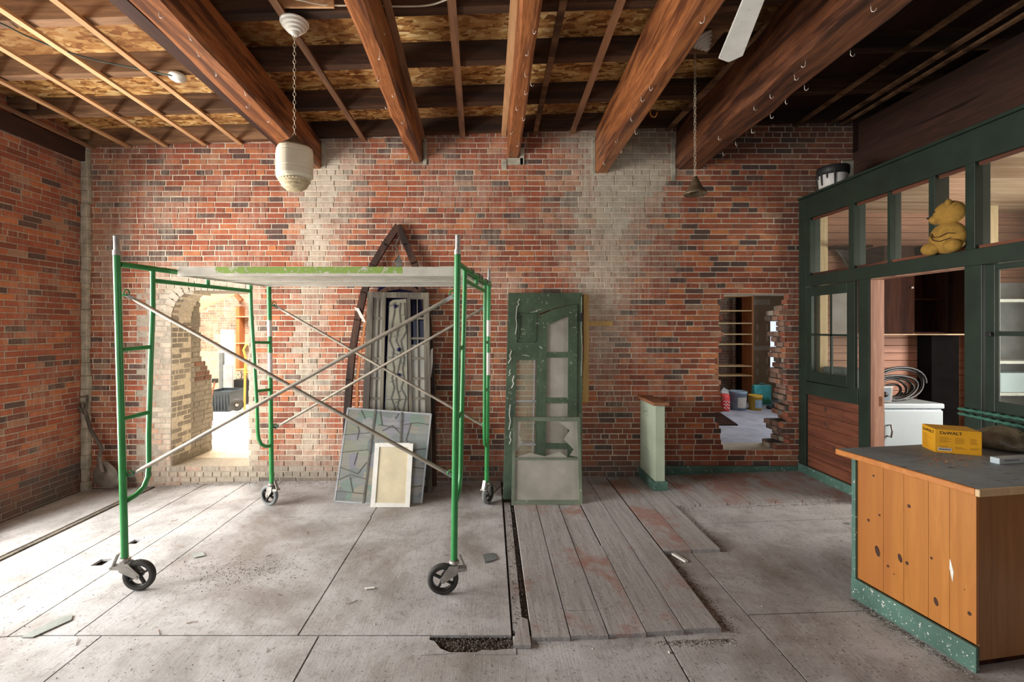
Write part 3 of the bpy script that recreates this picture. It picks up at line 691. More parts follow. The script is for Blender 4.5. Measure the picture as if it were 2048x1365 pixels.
# plain rest of the right-hand side, and booth shell
mb = MB(); mb.bx(T0, T1, -2.4, 1.0, 0, 3.2); mb.bx(6.25, 6.45, -2.4, 5.6, 0, 4.4); mb.bx(4.14, 6.3, BW, BW+.3, 0, 4.4)
struct(mb.build('wall_side', M['beam_dk']))
mb = MB(); mb.bx(T1, 6.25, 1.3, BW, 3.06, 3.09); struct(mb.build('ceiling_booth', M['bead']))
mb = MB()
for i in range(28):
    y = 1.35+i*.14; mb.bx(T1+.001, 6.24, y+.002, y+.138, 3.045, 3.06)
struct(mb.build('ceiling_booth_boards', M['bead'], bevel=.002))
mb = MB(); z = .1
while z < 3.04: mb.bx(T1, 6.24, BW-.05+.0, BW-.02, z+.002, min(3.045, z+.083)); z += .085
struct(mb.build('wall_booth', M['pinkboard'], bevel=.003))
mb = MB(); mb.bx(T1, 6.24, 1.1, 1.3, 0, 3.2); struct(mb.build('wall_booth_front', M['pinkboard']))
mb = MB(); mb.bx(T1+.012, T1+.10, 5.08, BW-.051, .1, 3.04); struct(mb.build('trim_3', M['palewood'], bevel=.003))
# ------------------------------------------------------------------ booth contents
t = thing('wall_cabinet', 'dark brown wall cupboard with open doors seen through the booth doorway', 'cabinet', (4.6, 4.9, 1.68), world=True)
mb = MB(); cx0, cx1, cz0, cz1, cf, cb = 4.18, 5.12, 1.68, 2.62, 4.9, 5.18
for a in ((cx0, cx1, cf, cb, cz0, cz0+.02), (cx0, cx1, cf, cb, cz1-.02, cz1), (cx0, cx0+.02, cf, cb, cz0+.02, cz1-.02), (cx1-.02, cx1, cf, cb, cz0+.02, cz1-.02), (4.50, 4.52, cf, cb, cz0+.02, cz1-.02), (4.86, 4.88, cf, cb, cz0+.02, cz1-.02), (cx0+.02, cx1-.02, cb-.01, cb, cz0+.02, cz1-.02)): mb.bx(*a)
mb.build('body', M['brownwood'], t)
mb = MB(); mb.bx(4.52, 4.86, cf+.02, cb-.01, 2.04, 2.055); mb.build('shelf', M['brownwood'], t)
mb = MB(); mb.bx(4.88, 5.10, cf+.02, cb-.01, 2.04, 2.055); mb.build('shelf', M['brownwood'], t)
d = MB(); d.bx(cx0+.004, 4.505, cf-.02, cf-.001, cz0+.004, cz1-.004); d = d.build('door', M['brownwood'], t, bevel=.002); d['label'] = 'closed brown door'
mb = MB(); mb.box((4.47, cf-.028, 2.17), (.018, .018, .018)); mb.build('knob', M['white'], d)
mb = MB(); mb.bar((4.87, cf-.01, cz0+.47), (4.80, cf-.30, cz0+.47), .018, .93); d = mb.build('door', M['brownwood'], t); d['label'] = 'door swung open'
mb = MB(); mb.bar((4.795, cf-.305, cz0), (4.795, cf-.305, cz1-.03), .02, .018, up=(0, 1, 0)); mb.build('door_edge', M['palewood'], t)
mb = MB(); mb.bx(4.175, 5.12, cf-.022, cf, cz0-.012, cz0-.001); mb.build('bottom_edge', M['palewood'], t)
mb = MB(); mb.bx(4.506, 4.516, cf-.004, cf, cz0, cz1); mb.build('edge_strip', M['white'], t)
mb = MB(); mb.bx(4.82, 5.12, 5.02, 5.19, .1, 1.66); M['void'] = plain('matte_black_opening', (.006, .005, .005), .95, spec=.05, bump=0); o = mb.build('dark_opening_sheet', M['void']); tag(o, 'black sheet standing for the dark opening below the open wall cupboard', 'panel')  # flat black box put in place of an unlit opening
t = thing('white_cabinet', 'white enamel appliance with a black hose coiled on top', 'appliance', (4.24, 4.85, .12), world=True)
mb = MB(); mb.bx(3.93, 4.54, 4.62, 5.12, .12, .925); mb.build('body', M['enamel'], t, bevel=.01)
mb = MB(); mb.bx(3.92, 4.55, 4.60, 5.13, .932, .985); mb.build('top', M['enamel'], t, bevel=.012)
d = MB(); d.bx(3.94, 4.53, 4.598, 4.618, .16, .915); d = d.build('door', M['enamel'], t, bevel=.006)
mb = MB(); mb.tube([(3.975, 4.597, .77), (3.982, 4.57, .78), (3.99, 4.562, .72), (3.985, 4.57, .655), (3.972, 4.597, .665)], .008, 8); mb.build('handle', M['steel'], d)
# hose coil: one long hose leaning in loops
rh = random.Random(12); pts = []
for i in range(7*28):
    a = 2*pi*i/28; k = i/28; q = .02*sin(k*2.3)
    rx = .32-.022*k+.03*sin(k*3.1); rz = .165-.014*k+.012*sin(k*1.7)
    pts.append((4.20+rx*cos(a)+.025*sin(k*2.1), 4.72+.02*k+.05*cos(a)+q, 1.006+rz*(1+sin(a))+.008*sin(a*2+k)))
mb = MB(); mb.tube(pts, .0125, 8); o = mb.build('coiled_hose', M['hose']); tag(o, 'black rubber hose coiled on the white appliance', 'hose')
mb = MB()
t = thing('control_box', 'grey electrical control box with a black dial beside the hose coil', 'box', (4.0, 4.64, .985), world=True)
mb.box((3.97, 4.66, 1.075), (.17, .06, .17), rot=(.12, 0, 0)); mb.build('case', M['steel'], t, bevel=.008)
mb = MB(); mb.box((3.965, 4.626, 1.075), (.12, .008, .13), rot=(.12, 0, 0)); mb.build('face', M['bluebucket'], t)
mb = MB(); mb.lathe([(0, .0), (.022, 0), (.028, -.012), (.028, -.02)], (3.965, 4.602, 1.075), 16, M=Euler((pi/2, 0, 0)).to_matrix()); mb.build('dial', M['black'], t)
mb = MB(); mb.box((4.17, 5.06, 1.16), (.26, .03, .15), rot=(0, .05, 0)); mb.bx(4.05, 4.30, 5.05, 5.07, .99, 1.09); o = mb.build('wood_offcut', M['palewood']); tag(o, 'pale wooden offcut standing behind the hose coil', 'wood')
mb = MB(); mb.prism([(4.10, 5.165, 2.38), (4.10, 5.165, 2.62), (3.86, 5.165, 2.62)], (0, -.02, 0)); mb.tube([(3.88, 5.14, 2.60), (3.95, 5.14, 2.52), (3.99, 5.14, 2.44), (4.06, 5.14, 2.42), (4.06, 5.14, 2.58), (3.9, 5.14, 2.61)], .009, 6); o = mb.build('shelf_bracket', M['slate']); tag(o, 'ornate iron shelf bracket behind the first transom pane', 'bracket')
mb = MB(); mb.bx(3.75, 4.15, 4.98, 5.19, 2.625, 2.645); o = mb.build('wall_shelf', M['brownwood']); tag(o, 'short brown shelf above the iron bracket in the booth', 'shelf')
t = thing('shelf_unit', 'grey shelf unit with white shelf edges behind the right green door', 'shelf', (5.8, 5.0, .1), world=True)
mb = MB(); mb.bx(5.42, 6.2, 5.165, 5.185, .1, 2.25); mb.bx(5.40, 5.42, 4.9, 5.185, .1, 2.25); mb.build('back_panel', M['silver'], t)
for z in (2.02, 1.36, 1.02): mb = MB(); mb.bx(5.42, 6.2, 4.9, 5.164, z, z+.03); mb.build('shelf', M['white'], t)
mb = MB(); mb.bx(5.28, 5.37, 4.86, 4.90, .1, 3.04); mb.build('post', M['palewood'], t)
mb = MB(); mb.bx(5.46, 6.0, 4.92, 5.15, 1.052, 1.26); o = mb.build('storage_box', M['enamel'], bevel=.01); tag(o, 'pale grey storage box on the lowest shelf behind the right green door', 'box')
mb = MB(); mb.bx(3.66, 3.84, 4.7, 5.06, .12, 1.32); o = mb.build('grey_chest', M['slate'], bevel=.01); tag(o, 'dark grey chest standing behind the four-pane sash', 'chest')
# ------------------------------------------------------------------ yellow plush on the transom ledge
p0 = onx(1897, 508, PX); pc = Vector((PX-.005, p0.y, 2.32))
t = thing('plush_toy', 'mustard yellow plush figure sitting in the transom opening of the partition', 'toy', pc, world=True)
def ell(mb, c, r, n=20, tilt=0, **k):
    pr = [(max(1e-4, sin(pi*i/n)), -cos(pi*i/n)) for i in range(n+1)]; Mx = Matrix.Rotation(tilt, 3, 'X') @ Matrix.Diagonal(r)
    mb.lathe(pr, c, 24, M=Mx, **k)
mb = MB(); ell(mb, pc+Vector((0, 0, .118)), (.075, .135, .122)); ell(mb, pc+Vector((-.045, .09, .045)), (.05, .07, .05)); ell(mb, pc+Vector((-.045, -.08, .045)), (.05, .06, .05)); mb.build('body', M['plush'], t)
mb = MB(); ell(mb, pc+Vector((0, -.015, .30)), (.075, .112, .095), tilt=.15); ell(mb, pc+Vector((-.01, .075, .275)), (.045, .05, .04)); hd = mb.build('head', M['plush'], t)
mb = MB(); ell(mb, pc+Vector((-.05, -.055, .37)), (.022, .02, .03)); mb.build('ear', M['plush'], hd)
mb = MB(); ell(mb, pc+Vector((-.063, .05, .325)), (.008, .016, .008)); mb.build('eye', M['black'], hd)
mb = MB(); ell(mb, pc+Vector((-.045, .115, .292)), (.008, .008, .008)); mb.build('nose', M['black'], hd)
mb = MB(); mb.tube([pc+Vector(q) for q in ((-.072, .06, .16), (-.082, .03, .125), (-.084, -.02, .12), (-.075, -.07, .14), (-.066, -.11, .13))], .003, 6)
mb.tube([pc+Vector(q) for q in ((-.072, .07, .15), (-.083, .03, .10), (-.082, -.02, .085), (-.07, -.09, .10))], .003, 6); mb.build('arm_stitching', M['knot'], t)
# paint bucket on top of the partition
p0 = onx(1660, 382, PX+.05)
t = thing('paint_bucket', 'dripped paint bucket with dark lid standing on top of the partition', 'bucket', (p0.x, p0.y, 3.216), world=True); b0 = Vector((p0.x+.03, p0.y, 3.216))
mb = MB(); mb.lathe([(0, 0), (.115, 0), (.122, .01), (.135, .15), (.13, .155)], b0, 28); mb.build('pail', M['white'], t)
mb = MB(); mb.lathe([(.128, .12), (.142, .125), (.144, .20), (.138, .21), (0, .212)], b0, 28, mod=lambda a, z: 1+.02*sin(5*a)); mb.build('lid', M['black'], t)
mb = MB()
for a in (2.4, 2.9, 3.3, 3.7, 4.2): mb.tube([b0+Vector((.139*cos(a), .139*sin(a), .14)), b0+Vector((.132*cos(a), .132*sin(a), .05+.04*sin(a*7)))], [.011, .006], 6)
mb.build('paint_drips', M['black'], t)
# ------------------------------------------------------------------ knotty pine counter
ang = R(9.3); A = Vector((2.29, 2.87, 0)); Bc = Vector((2.39, 2.26, 0))
U = Vector((cos(ang), sin(ang), 0)); V = Vector((-sin(ang), cos(ang), 0)); Lc = (A-Bc).length; fz = hz(2.35)
def cp(u, v, z): return Bc+U*u+V*v+Vector((0, 0, z))
def cbox(mb, u0, u1, v0, v1, z0, z1, m=0): mb.hexa([cp(u0, v0, z0), cp(u1, v0, z0), cp(u1, v1, z0), cp(u0, v1, z0), cp(u0, v0, z1), cp(u1, v0, z1), cp(u1, v1, z1), cp(u0, v1, z1)], m); return mb
t = thing('shop_counter', 'orange knotty pine counter with grey-blue top and green base', 'counter', cp(.5, .3, fz), world=True)
vs_ = [0, .115, .215, .34, .455, Lc]
for i, (a, b) in enumerate(zip(vs_, vs_[1:])):
    cbox(MB(), 0, .018, a+.0008, b-.0008, fz+.13, .942).build('side_board', M['pine'], t)
for a, b in ((.018, .09), (.09, .33), (.33, .57), (.57, .81), (.81, 1.02)): cbox(MB(), a+.0008, b-.0008, .0, .018, fz+.05, .942).build('front_board', M['pine_d'], t)
cbox(MB(), .02, 1.02, .02, Lc, fz+.01, .94).build('carcass', M['brownwood'], t)
cbox(MB(), -.016, .012, Lc-.004, Lc+.022, fz+.01, .945).build('corner_strip', M['green_base'], t)
cbox(MB(), -.02, .0, -.012, Lc+.022, fz, fz+.125).build('kickboard', M['green_base'], t, bevel=.002)
cbox(MB(), -.035, 1.05, -.03, Lc+.10, .946, .968).build('counter_top', M['ctop'], t)
cbox(MB(), -.055, -.035, -.03, Lc+.10, .934, .969).build('edge_strip', M['pine_edge'], t, bevel=.006)
cbox(MB(), -.055, 1.05, -.05, -.03, .934, .969).build('edge_strip', M['palewood'], t, bevel=.004)
kn = MB(); rk = random.Random(3)
def onside(px, py):
    # ray to the counter's left face
    dr = Vector(((px-CX)/F, 1, (CY-py)/F)); n = U; o = Vector((0, 0, CH)); q = cp(-.0005, 0, 0); k = (q-o).dot(n)/dr.dot(n); return o+dr*k
for (px, py, r) in ((1747, 952, .007), (1759, 1031, .007), (1737, 1041, .009), (1818, 1013, .010), (1755, 1103, .017), (1800, 1117, .013), (1814, 1127, .010), (1776, 1133, .008), (1863, 1117, .007), (1872, 1204, .012), (1939, 1228, .010), (1788, 1149, .004), (1929, 1180, .003)):
    c = onside(px, py); el = 1.0 if r < .012 else 1.8
    kn.prism([c+V*(r*.85*cos(a))+Vector((0, 0, r*el*sin(a)))+V*(.35*r*sin(a) if el > 1 else 0) for a in [2*pi*i/14 for i in range(14)]], -U*.0008)
kn.build('knots', M['knot'], t)
c = onside(1903, 1143); mb = MB(); mb.prism([c+V*(a*.0125)+Vector((0, 0, b)) for a, b in ((-.4, -.055), (.7, .01), (.6, .06), (.2, .05), (-.8, .0))], -U*.001); mb.build('paint_scrape', M['white'], t)
spl = MB()
for i in range(70):
    v = rk.random()**1.3*Lc; z = fz+rk.uniform(.012, .115); r = rk.uniform(.0008, .0034)
    spl.prism([cp(-.0202, v+r*cos(a), z+r*sin(a)*rk.uniform(.8, 1.6)) for a in [2*pi*i/7 for i in range(7)]], -U*.0005)
o = spl.build('paint_splatter', M['white'], t); o['kind'] = 'stuff'
# things on the counter
zt = .9685
def text(s_, size, mat, name, parent, mtx):
    cu = bpy.data.curves.new(name, 'FONT'); cu.body = s_; cu.size = size; cu.extrude = .0002; cu.offset = size*.014 if mat is M['ink'] else 0; cu.align_x = 'LEFT'; cu.align_y = 'BOTTOM'
    tmp = bpy.data.objects.new(name, cu); COL.objects.link(tmp); bpy.context.view_layer.update()
    me = bpy.data.meshes.new_from_object(tmp.evaluated_get(bpy.context.evaluated_depsgraph_get())); bpy.data.objects.remove(tmp)
    me.materials.clear(); me.materials.append(mat); o = bpy.data.objects.new(name, me); COL.objects.link(o); o.parent = parent
    o.matrix_local = Matrix.Translation(-Vector(parent['_w'])) @ mtx; return o
def frame_mtx(o, xd, zd):
    xd = xd.normalized(); zd = zd.normalized(); n = xd.cross(zd); M4 = Matrix((xd, zd, n)).transposed().to_4x4(); M4.translation = o; return M4
bl = onz(1870, 905, zt); br = onz(1964, 913, zt); fl = onz(1844, 893, zt); Hb = .145
xd = (br-bl); bw_ = xd.length; xd.normalize(); yd = Vector((-xd.y, xd.x, 0)); yl = (fl-bl); bd = yl.length; yl.normalize(); zb3 = Vector((0, 0, 1))
t = thing('tool_box_carton', 'yellow cardboard power tool carton standing on the counter', 'box', bl+xd*.1+yl*.05, world=True)
mb = MB(); c0 = [bl, br, br+yl*bd, fl]; mb.hexa(c0+[c+zb3*(Hb+(.004 if i > 1 else 0)) for i, c in enumerate(c0)]); mb.build('carton', M['yellowbox'], t, bevel=.0015)
n_ = -yd*.0006
text('DeWALT', .026, M['ink'], 'lettering', t, frame_mtx(bl+xd*.022+zb3*(Hb-.034)+n_, xd, zb3))
text('DeWALT', .026, M['ink'], 'lettering', t, frame_mtx(fl-yl*bd*.08+zb3*(Hb-.036)-yl.cross(zb3)*.0 + (Vector((-1, 0, 0))*.001), -yl, zb3)).scale = (bd*.85/.105, 1, 1)
mb = MB(); rt = random.Random(8)
for cx_, w_ in ((.02, .055), (.087, .05), (.15, .045)):
    for k in range(7):
        z = Hb-.05-k*.0075-(.018 if k > 4 else 0); ww = w_*rt.uniform(.55, 1)*bw_/.2
        mb.prism([bl+n_+xd*(cx_*bw_/.2+a)+zb3*(z+b) for a, b in ((0, 0), (ww, 0), (ww, .0028), (0, .0028))], n_*.5)
o2 = bl+(fl-bl)*.92
for k in range(10):
    z = Hb-.05-k*.009; mb.prism([o2-yl*bd*a+Vector((-.0008, 0, z+b)) for a, b in ((0, 0), (rt.uniform(.3, .75), 0), (.3, .003), (0, .003))], (-.0004, 0, 0))
mb.build('fine_print', M['inkf'], t)
mb = MB(); mb.prism([bl+n_*1.3+xd*(a*bw_)+zb3*b for a, b in ((.06, .014), (.36, .014), (.36, .032), (.06, .032))], n_*.5); lb = mb.build('barcode_label', M['label'], t)
mb = MB()
for k in range(22): a = .075+k*.0125; mb.prism([bl+n_*2+xd*((a+b)*bw_)+zb3*c for b, c in ((0, .018), (.005+.003*(k % 3), .018), (.005+.003*(k % 3), .028), (0, .028))], n_*.3)
mb.build('barcode', M['ink'], lb)
# translucent brown bag and white box at the frame's edge
p0 = onz(2030, 905, zt); mb = MB(); rb = random.Random(4)
mb.lathe([(0, 0), (.10, 0), (.135, .02), (.14, .05), (.11, .10), (.06, .135), (0, .15)], p0+Vector((.02, .09, 0)), 30, mod=lambda a, z: 1+.07*sin(3*a+z*30)+.03*sin(11*a+z*60)); o = mb.build('plastic_bag', M['bag']); tag(o, 'crumpled brown plastic bag on the counter beside the carton', 'bag')
q = onz(1999, 930, zt); t = thing('flat_white_box', 'flat white box lying on the counter in front of the brown bag', 'box', q, world=True)
mb = MB(); mb.hexa([q, q+U*.25, q+U*.25+V*.045, q+V*.045, q+Vector((0, 0, .035)), q+U*.25+Vector((0, 0, .035)), q+U*.25+V*.045+Vector((0, 0, .035)), q+V*.045+Vector((0, 0, .035))]); mb.build('body', M['enamel'], t, bevel=.003)
mb = MB()
for k in range(9): mb.prism([q+U*(.035+k*.012+b)-V*.0005+Vector((0, 0, .018+c)) for b, c in ((0, 0), (.009, 0), (.009, .006), (0, .006))], -V*.0004)
mb.build('printed_text', M['slate'], t)
mb = MB(); rc = random.Random(5)
for k in range(70):
    a = onz(1880+rc.gauss(0, 32)+20, 920+rc.gauss(0, 6), zt)+Vector((0, 0, .002)); th = rc.uniform(0, pi); L = rc.uniform(.004, .012)
    mb.tube([a, a+Vector((L*cos(th), L*sin(th), .001)), a+Vector((L*cos(th+.8)*1.5, L*sin(th+.8)*1.5, .001))], .0011, 5)
o = mb.build('copper_shavings', M['copper']); tag(o, 'scatter of copper shavings in front of the yellow carton', 'shavings', kind='stuff')
# twisted green rods against the partition
for i, (z0, z1, yy, lab) in enumerate(((1.146, 1.147, 3.42, 'green twisted rod fixed across the partition post, uppermost of four'), (1.11, 1.085, 3.42, 'green twisted rod fixed across the partition post, second from the top'),
                                 (1.0, .975, 3.30, 'green twisted rod behind the brown bag, third from the top'), (.955, .92, 3.30, 'green twisted rod behind the brown bag, lowest of four'))):
    mb = MB(); N = 90; vs = []
    for k in range(N+1):
        y = yy-(yy-2.5)*k/N; z = z0+(z1-z0)*k/N; al = k*.55
        for j in range(8):
            a = 2*pi*j/8; r = .011*(1+.28*cos(2*(a-al))); vs.append((PX-.03+r*cos(a), y, z+r*sin(a)))
    mb.add(vs, [(k*8+j, k*8+(j+1) % 8, k*8+8+(j+1) % 8, k*8+8+j) for k in range(N) for j in range(8)], 0, True); mb.bx(PX-.03, PX-.008, 2.5, 2.52, z1-.008, z1+.008)
    o = mb.build('twisted_rod', M['rope']); tag(o, lab, 'rod', 'twisted green rods on the partition')

# ------------------------------------------------------------------ rolling scaffold
t = thing('rolling_scaffold', 'green rolling scaffold frame with crossed braces and four caster wheels', 'scaffold', (-1.2, 3.8, 0), world=True)
SC = t; PR = .0215
P = {'FL': ((-2.42, 3.05), (-2.475, 3.05)), 'FR': ((-.236, 3.02), (-.213, 3.02)), 'BL': ((-2.14, 4.51), (-2.167, 4.51)), 'BR': ((-.034, 4.535), (-.01, 4.535))}
def pp(k, z):
    (a, b), (c, d) = P[k]; f = (z-.2)/2.02; return Vector((a+(c-a)*f, b+(d-b)*f, z))
for k in P:
    mb = MB(); mb.tube([pp(k, .225), pp(k, 2.20 if k[0] == 'B' else 2.225)], PR, 16); po = mb.build('post', M['scaf'], t)
    zt2 = 2.225 if k[0] == 'F' else 2.20
    mb = MB(); mb.tube([pp(k, zt2+.002), pp(k, zt2+.035)], PR+.001, 14); mb.tube([pp(k, zt2+.034), pp(k, zt2+.13)], .0165, 14); mb.build('coupling_pin', M['steel'], po)
    if k != 'FR' and k != 'FL':
        for z0, z1 in ((1.66, 1.82), (1.28, 1.50)):
            mb = MB(); mb.tube([pp(k, z0)+Vector((0, -.0006, 0)), pp(k, z1)+Vector((0, -.0006, 0))], PR+.0006, 16, cap=False); mb.build('warning_label', M['label'], po)
for f_, b_, nm in (('FL', 'BL', 'left'), ('FR', 'BR', 'right')):
    def L(tt, z): return pp(f_, z).lerp(pp(b_, z), tt)
    mb = MB(); mb.tube([L(.014, 2.17), L(.986, 2.17)], .0195, 12); mb.build('top_bar', M['scaf'], t)
    for side in (0, 1):
        s = (lambda q: q) if side == 0 else (lambda q: 1-q)
        pts = [L(s(.172), 2.155), L(s(.168), 1.9), L(s(.150), 1.5), L(s(.13), 1.0), L(s(.127), .78), L(s(.120), .70), L(s(.098), .64), L(s(.06), .605), L(s(.014), .59)]
        mb = MB(); mb.tube(pts, .0165, 12); mb.build('inner_leg', M['scaf'], t)
        for z, q in ((1.60, .152), (1.14, .134)): mb = MB(); mb.tube([L(s(.013), z), L(s(q), z+.01)], .0145, 10); mb.build('rung', M['scaf'], t)
    mb = MB(); mb.tube([L(.172, 2.085), L(.828, 2.085)], .0165, 12); mb.build('header_bar', M['scaf'], t)
    mb = MB(); mb.tube([L(.5, 2.10), L(.5, 2.155)], .0165, 12); mb.build('strut', M['scaf'], t)
# cross braces with flattened ends and locks
for (a, b, off) in (('FL', 'FR', .036), ('BL', 'BR', .036)):
    for i, (za, zb2) in enumerate(((1.965, .765), (.76, 1.955))):
        p = pp(a, za)+Vector((.032, off-.012*i, 0)); q = pp(b, zb2)+Vector((-.028, off-.012*i, 0)); d = (q-p).normalized()
        mb = MB(); mb.tube([p+d*.05, p+d*.09, q-d*.09, q-d*.05], [.008, .0135, .0135, .008], 10); br_ = mb.build('cross_brace', M['brace'], t)
        for e0, e1 in ((p-d*.01, p+d*.08), (q+d*.01, q-d*.08)): mb = MB(); mb.bar(e0, e1, .005, .026); mb.build('flattened_end', M['steel'], br_)
        for c, k in ((p, a), (q, b)):
            mb = MB(); s = 1 if k[1] == 'L' else -1
            mb.tube([c+Vector((-.03*s, 0, 0)), c+Vector((.005*s, -.0, 0))], .007, 8)
            mb.tube([c+Vector((.004*s+.02*cos(w), -.008, .014+.024*sin(w))) for w in [x*pi/5-.3 for x in range(7)]], .0045, 6); mb.build('brace_lock', M['scaf'], t)
# casters
def caster(k, ang, off, grey, tyre_out, pedal=1):
    c = pp(k, .2); t0 = MB(); d = Vector((cos(ang), sin(ang), 0)); n = Vector((-sin(ang), cos(ang), 0)); wc = Vector((c.x, c.y, .102))+d*off; u = Vector((0, 0, 1))
    t0.tube([c+u*.0, c+u*.03], .017, 12); t0.lathe([(0, -.004), (.032, -.004), (.034, .006), (.030, .016), (.018, .018)], (c.x, c.y, .204), 20); base = t0.build('caster', M['steel'], SC); base['label'] = 'caster wheel with brake'
    Mx = Matrix((d, n, u)).transposed()
    Rt = Mx @ Matrix.Rotation(pi/2, 3, 'X')
    mb = MB(); mb.lathe([(.074, -.018), (.086, -.0205), (.096, -.016), (.1015, -.007), (.1015, .007), (.096, .016), (.086, .0205), (.074, .018)], wc, 40, M=Rt); mb.build('tyre', M[grey], base)
    mb = MB(); mb.lathe([(.066, -.014), (.075, -.017), (.075, .017), (.066, .014), (.066, -.014)], wc, 40, M=Rt); mb.lathe([(0, -.022), (.02, -.022), (.02, .022), (0, .022)], wc, 20, M=Rt)
    for q in range(4):
        a = q*pi/2+.5; dd = Mx @ Vector((cos(a), 0, sin(a))); mb.bar(wc+dd*.015, wc+dd*.068, .012, .022, up=tuple(n))
    mb.build('wheel_disc', M['wheel'], base)
    mb = MB()
    for s in (-1, 1):
        o = n*(s*.027); pl = [c+d*-.028+u*-.006+o, c+d*.03+u*-.006+o, wc+d*.016+u*.012+o, wc+d*.014-u*.014+o, wc-d*.012-u*.012+o, c-d*.02-u*.06+o]
        mb.prism(pl, n*(s*.004))
    mb.bx(0, 0, 0, 0, 0, 0) if False else None
    mb.tube([wc-n*.036, wc+n*.036], .008, 8)
    mb.build('fork', M['steel'], base)
    mb = MB(); e = c-d*.075*pedal-u*.035
    for s in (-1, 1): mb.bar(c-d*.01*pedal-u*.04+n*(s*.022), e+n*(s*.022), .004, .022)
    mb.tube([e-n*.026, e+n*.026], .008, 8); mb.bar(e+u*.0, e+d*.035*pedal+u*.085, .03, .008); mb.build('brake_lever', M['steel'], base)
    mb = MB(); o = n*(-.0316); mb.prism([c-u*.03+d*.0+o, c-u*.03+d*.03+o, wc+u*.02+d*.012+o, wc+u*.02-d*.012+o], -n*.0004)
    mb.build('sticker', M['label'] if k == 'FR' else M['steel'], base)
caster('FL', .12, .088, 'rubber', 0); caster('FR', pi+.1, .072, 'rubber', 0); caster('BL', pi/2+1.25+.0, .03, 'grey_rubber', 0); caster('BR', -pi/2-.5+pi, .03, 'grey_rubber', 0)
# aluminium platform lying on the scaffold's top bars
def deckmat():
    t = NT('worn_green_platform_paint'); v = t.obj(); sx_ = t.n('ShaderNodeSeparateXYZ'); t.l(v, sx_.inputs[0]); n = t.noise(v, 26, 8, .75, .6); al = t.ramp(t.noise(v, 7, 5), [(.3, (.50, .47, .40)), (.7, (.68, .64, .56))])
    x = t.math('ADD', sx_.outputs[0], t.math('MULTIPLY', n, .03)); a = t.math('MULTIPLY', t.math('GREATER_THAN', x, -.86+.015), t.math('LESS_THAN', x, .56))
    z = t.math('GREATER_THAN', t.math('ADD', sx_.outputs[2], t.math('MULTIPLY', n, .02)), .0305); k = t.math('MULTIPLY', t.math('MULTIPLY', a, z), t.ramp(n, [(.40, 0), (.47, 1)]))
    c = t.mix(k, al, t.ramp(n, [(.4, (.20, .33, .05)), (.7, (.32, .45, .10))])); return t.out(c, .5, .1, .4)
M['deckpaint'] = deckmat()
DP = Vector((-1.2, 3.9, 2.135)); t = thing('scaffold_platform', 'ribbed aluminium work platform with worn green paint lying on the scaffold', 'platform', DP, world=True)
def dl_(y): return -2.46+.32*(y-3.05)/1.46+.028
def dr_(y): return -.213+.203*(y-3.02)/1.515-.03
for (ya, yb2) in ((3.45, 3.895), (3.905, 4.36)):
    mb = MB()
    for y, s in ((ya, 1), (yb2-.02, 1)): mb = MB(); mb.hexa([(dl_(y), y, 2.135), (dr_(y), y, 2.135), (dr_(y), y+.02, 2.135), (dl_(y), y+.02, 2.135), (dl_(y), y, 2.205), (dr_(y), y, 2.205), (dr_(y), y+.02, 2.205), (dl_(y), y+.02, 2.205)]); mb.build('side_rail', M['deckpaint'] if ya < 3.5 else M['alu'], t, bevel=.003)
    mb = MB(); mb.hexa([(dl_(ya), ya+.02, 2.193), (dr_(ya), ya+.02, 2.193), (dr_(yb2), yb2-.02, 2.193), (dl_(yb2), yb2-.02, 2.193), (dl_(ya), ya+.02, 2.2), (dr_(ya), ya+.02, 2.2), (dr_(yb2), yb2-.02, 2.2), (dl_(yb2), yb2-.02, 2.2)])
    for i in range(1, 6):
        y = ya+(yb2-ya)*i/6; mb.bx(dl_(y)+.02, dr_(y)-.02, y-.003, y+.003, 2.146, 2.193); mb.bx(dl_(y)+.02, dr_(y)-.02, y-.016, y+.016, 2.142, 2.146)
    mb.build('ribbed_deck', M['alu'], t)
    for x in (lambda y: dl_(y)+.01, lambda y: dr_(y)-.01): mb = MB(); mb.bar((x(ya), ya+.02, 2.16), (x(yb2), yb2-.02, 2.16), .02, .05); mb.build('end_rail', M['alu'], t)
    for y in (ya+.06, yb2-.06):
        for s, x in ((-1, dl_(y)-.028), (1, dr_(y)+.030)):
            mb = MB(); mb.tube([(x+.026*cos(a)*s*1.0, y, 2.170+.028*sin(a)) for a in [i*pi/6-.4 for i in range(8)]]+[(x-s*.03, y, 2.165)], .006, 6); mb.bx(min(x, x-s*.045), max(x, x-s*.045), y-.014, y+.014, 2.190, 2.198); mb.build('hook', M['steel'], t)

# ------------------------------------------------------------------ windows and doors leaning on the back wall
def LPf(Yb, Yt, zt_):
    k = (Yt-Yb)/zt_
    def f(px, py, off=0):
        s = (CY-py)/F; Y = (Yb+k*CH)/(1-k*s); return Vector(((px-CX)*Y/F, Y+off, CH+s*Y))
    return f
def poly(mb, f, pts, th, off=0, m=0): mb.prism([f(x, y, off) for x, y in pts], (0, th, 0), m); return mb
def rail(mb, f, pts, w, th, off=0, m=0):      # a rail of width w (image px) following pts
    for (x0, y0), (x1, y1) in zip(pts, pts[1:]):
        L = math.hypot(x1-x0, y1-y0); nx, ny = -(y1-y0)/L*w/2, (x1-x0)/L*w/2; ex, ey = (x1-x0)/L*w*.12, (y1-y0)/L*w*.12
        poly(mb, f, [(x0+nx-ex, y0+ny-ey), (x1+nx+ex, y1+ny+ey), (x1-nx+ex, y1-ny+ey), (x0-nx-ex, y0-ny-ey)], th, off, m)
    return mb
